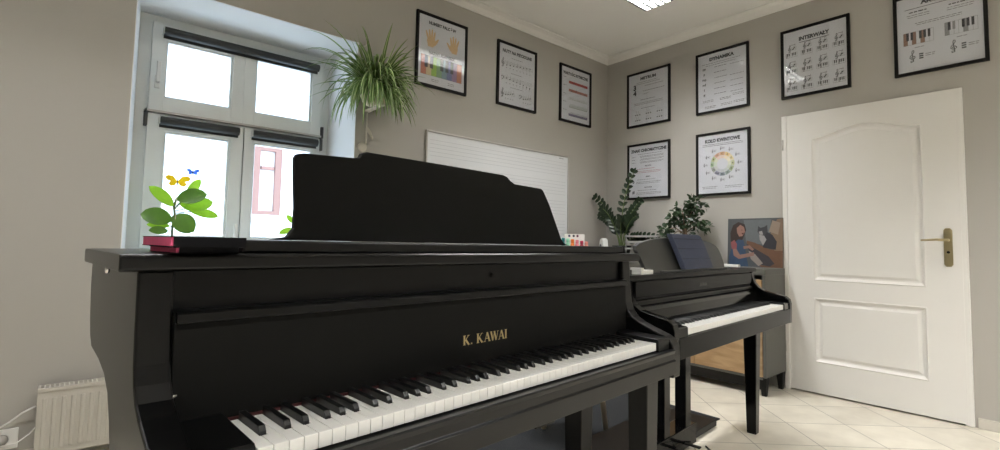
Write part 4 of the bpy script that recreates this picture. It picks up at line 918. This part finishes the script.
def d_metre(mb, W, Hh):
    title(mb, 'METRUM', Hh-0.062, 0.16, 0.034); para(mb, 0, Hh-0.085, 0.26, 1, seed=1); para(mb, 0, Hh-0.102, 0.34, 1, seed=2)
    add_text(mb, '3', -0.150, 0.355, 0.065, 0, M_INK, bold=0.05); add_text(mb, '4', -0.150, 0.300, 0.065, 0, M_INK, bold=0.05)
    para(mb, 0.07, 0.380, 0.22, 1, seed=3, mt=M_INK); para(mb, 0.06, 0.330, 0.24, 1, seed=4, mt=M_INK); para(mb, -0.02, 0.302, 0.06, 1, seed=9); 
    para(mb, 0, 0.245, 0.18, 1, seed=5, mt=M_INK); para(mb, 0, 0.215, 0.34, 2, 0.014, seed=6); para(mb, 0, 0.160, 0.16, 1, seed=7, mt=M_INK)
    for r_ in (0, 1):
        for c in (-1, 0, 1):
            x, z = c*0.12-0.0, 0.100-r_*0.055
            note(mb, x-0.018, z, 1.6); note(mb, x+0.004, z, 1.6); bar(mb, x+0.028, z, 0.012, 0.012, M_INKG)
def d_dyn(mb, W, Hh):
    title(mb, 'DYNAMIKA', Hh-0.062, 0.20, 0.036); para(mb, 0, Hh-0.085, 0.37, 1, seed=11); para(mb, 0, Hh-0.103, 0.30, 1, seed=12)
    for i, s in enumerate(('pp','p','mp','mf','f','ff')):
        z = 0.375-i*0.048; add_text(mb, s, -0.155, z, 0.030, 0, M_INK, bold=0.03); para(mb, -0.01, z+0.008, 0.12, 1, seed=20+i, mt=M_INK)
        if i != 1: para(mb, 0.13, z+0.002, 0.12, 1, seed=30+i)
    for j, (x, z) in enumerate(((-0.12,0.095),(0.03,0.095),(0.14,0.115),(-0.10,0.040),(0.04,0.045),(0.15,0.050))): para(mb, x, z, 0.10, 2, 0.012, seed=40+j, mt=M_INK if j % 2 else M_INKG)
def d_chrom(mb, W, Hh):
    title(mb, 'ZNAKI CHROMATYCZNE', Hh-0.062, 0.36, 0.034); para(mb, 0.02, Hh-0.085, 0.28, 1, seed=51)
    for i in range(3): para(mb, -0.165, 0.400-i*0.028, 0.04, 1, seed=52+i, mt=M_INK); para(mb, 0.04, 0.404-i*0.028, 0.27, 2, 0.010, seed=55+i)
    rd = INKS('ruby', (0.35,0.08,0.10))
    for i, h_ in enumerate(('KRZYŻYK','BEMOL','KASOWNIK')):
        z = 0.300-i*0.105; add_text(mb, h_, 0, z, 0.016, 0, M_INK, bold=0.03)
        add_text(mb, ('#','b','#')[i], -0.165, z-0.052, 0.045, 0, M_INK, bold=0.03)
        para(mb, -0.02, z-0.022, 0.22, 1, seed=60+i, mt=rd if i == 0 else M_INKG); para(mb, 0.0, z-0.045, 0.28, 2, 0.013, seed=63+i, mt=rd if i == 0 else M_INKG)
def d_circle(mb, W, Hh):
    title(mb, 'KOŁO KWINTOWE', Hh-0.068, 0.28, 0.038); para(mb, 0, Hh-0.085, 0.36, 2, 0.013, seed=71, mt=M_INK)
    cols = [(0.62,0.36,0.20),(0.72,0.52,0.24),(0.70,0.60,0.34),(0.50,0.52,0.32),(0.34,0.40,0.24),(0.28,0.34,0.32),(0.22,0.26,0.30),(0.26,0.26,0.34),(0.34,0.36,0.32),(0.36,0.48,0.30),(0.46,0.50,0.26),(0.60,0.36,0.26)]
    cx, cz = 0.0, 0.250; nm = ['C','G','D','A','E','H','Fis','Des','As','Es','B','F']
    for i in range(12):
        a0, a1 = 75-30*i+1, 105-30*i-1; a = R(90-30*i)
        o = seg_arc(cx, cz, 0.104, a0, a1, 5); n_ = seg_arc(cx, cz, 0.074, a1, a0, 5); mb.poly(o+n_, 0, INKS('wheel%d' % i, cols[i]))
        o = seg_arc(cx, cz, 0.072, a0, a1, 5); n_ = seg_arc(cx, cz, 0.048, a1, a0, 5); mb.poly(o+n_, 0, INKS('wheel_in%d' % i, tuple(min(0.8, c*0.6+0.35) for c in cols[i])))
        add_text(mb, nm[i], cx+0.089*math.cos(a), cz+0.089*math.sin(a)-0.007, 0.020, -0.0001, M_INK, bold=0.02)
        x, z = cx+0.148*math.cos(a), cz+0.136*math.sin(a); stave(mb, x-0.020, x+0.022, z+0.008, 0.004); treble(mb, x-0.012, z, 0.034); bar(mb, x+0.006, z, 0.010, 0.004)
    para(mb, -0.11, 0.058, 0.14, 2, 0.013, seed=72); para(mb, 0.10, 0.058, 0.16, 2, 0.013, seed=73)
def d_interv(mb, W, Hh):
    title(mb, 'INTERWAŁY', Hh-0.085, 0.19, 0.036); bar(mb, 0, Hh-0.100, 0.20, 0.004, M_INK)
    for r_ in range(3):
        for c in range(4):
            x, z = -0.158+c*0.105, 0.370-r_*0.135
            stave(mb, x-0.022, x+0.040, z+0.012, 0.006); treble(mb, x-0.010, z+0.002, 0.062); note(mb, x+0.014, z-0.004, 1.4); note(mb, x+0.022, z+0.006, 1.4); bar(mb, x+0.015, z+0.030, 0.03)
            keyboard(mb, x-0.036, z-0.066, 0.078, 0.034, 7, (1,2,4,5,6), {c: INKS('grey_key', (0.35,0.35,0.36))})
def d_chords(mb, W, Hh):
    title(mb, 'AKORDY', Hh-0.060, 0.16, 0.036); bar(mb, 0, Hh-0.080, 0.34, 0.0035, M_INK)
    para(mb, -0.10, 0.405, 0.10, 1, seed=81, mt=M_INK, h=0.007); para(mb, -0.10, 0.385, 0.12, 2, 0.014, seed=82); para(mb, 0.11, 0.395, 0.12, 1, seed=83, mt=M_INK, h=0.007); para(mb, 0.11, 0.375, 0.14, 2, 0.014, seed=84)
    para(mb, 0, 0.325, 0.24, 2, 0.012, seed=85)
    br_, gy = INKS('brown_key', (0.26,0.15,0.11)), INKS('dim_key', (0.26,0.26,0.27))
    keyboard(mb, -0.180, 0.185, 0.155, 0.085, 7, (1,2,4,5,6), {0: br_, 2: br_, 4: br_}); keyboard(mb, 0.030, 0.195, 0.155, 0.085, 7, (1,2,4,5,6), {0: gy, 4: gy}, {2: gy})
    para(mb, -0.10, 0.162, 0.05, 1, seed=86); para(mb, 0.11, 0.172, 0.05, 1, seed=87)
    treble(mb, -0.135, 0.105, 0.085); treble(mb, 0.070, 0.115, 0.085)
    for x, z in ((-0.09, 0.085), (0.118, 0.095)):
        for k in range(3): bar(mb, x, z+0.014*k, 0.022, 0.009, M_INK)
        para(mb, x+0.045, z+0.022, 0.05, 2, 0.012, seed=88)
A90 = R(-90)
poster((-2.093, 0, 2.230), 0, 'framed poster with two hands and a rainbow keyboard, beside the spider plant', d_fingers, 0.472, 0.568)
poster((-1.300, 0, 2.236), 0, 'framed poster with three rows of staves and clefs, middle one on the window wall', d_staff, 0.468, 0.562)
poster((-0.519, 0, 2.236), 0, 'framed rhythm poster with red to green note bars, nearest the corner on the window wall', d_rhythm, 0.462, 0.558)
poster((0, -0.495, 2.231), A90, 'framed poster with a large 3/4 time sign, upper one nearest the corner', d_metre, 0.476, 0.547)
poster((0, -1.222, 2.231), A90, 'framed DYNAMIKA poster, directly above the colour circle poster', d_dyn, 0.462, 0.548)
poster((0, -0.498, 1.510), A90, 'framed ZNAKI CHROMATYCZNE poster with red text, above the tall dark leafed plant', d_chrom, 0.468, 0.548)
poster((0, -1.222, 1.503), A90, 'framed poster with a coloured circle of fifths, above the small bushy plant', d_circle, 0.466, 0.552)
poster((0, -1.931, 2.226), A90, 'framed INTERWAŁY poster with twelve small staves, above the white door', d_interv, 0.462, 0.545)
poster((0, -2.645, 2.227), A90, 'framed chord poster with two keyboards and treble clefs, nearest the right edge', d_chords, 0.462, 0.548)
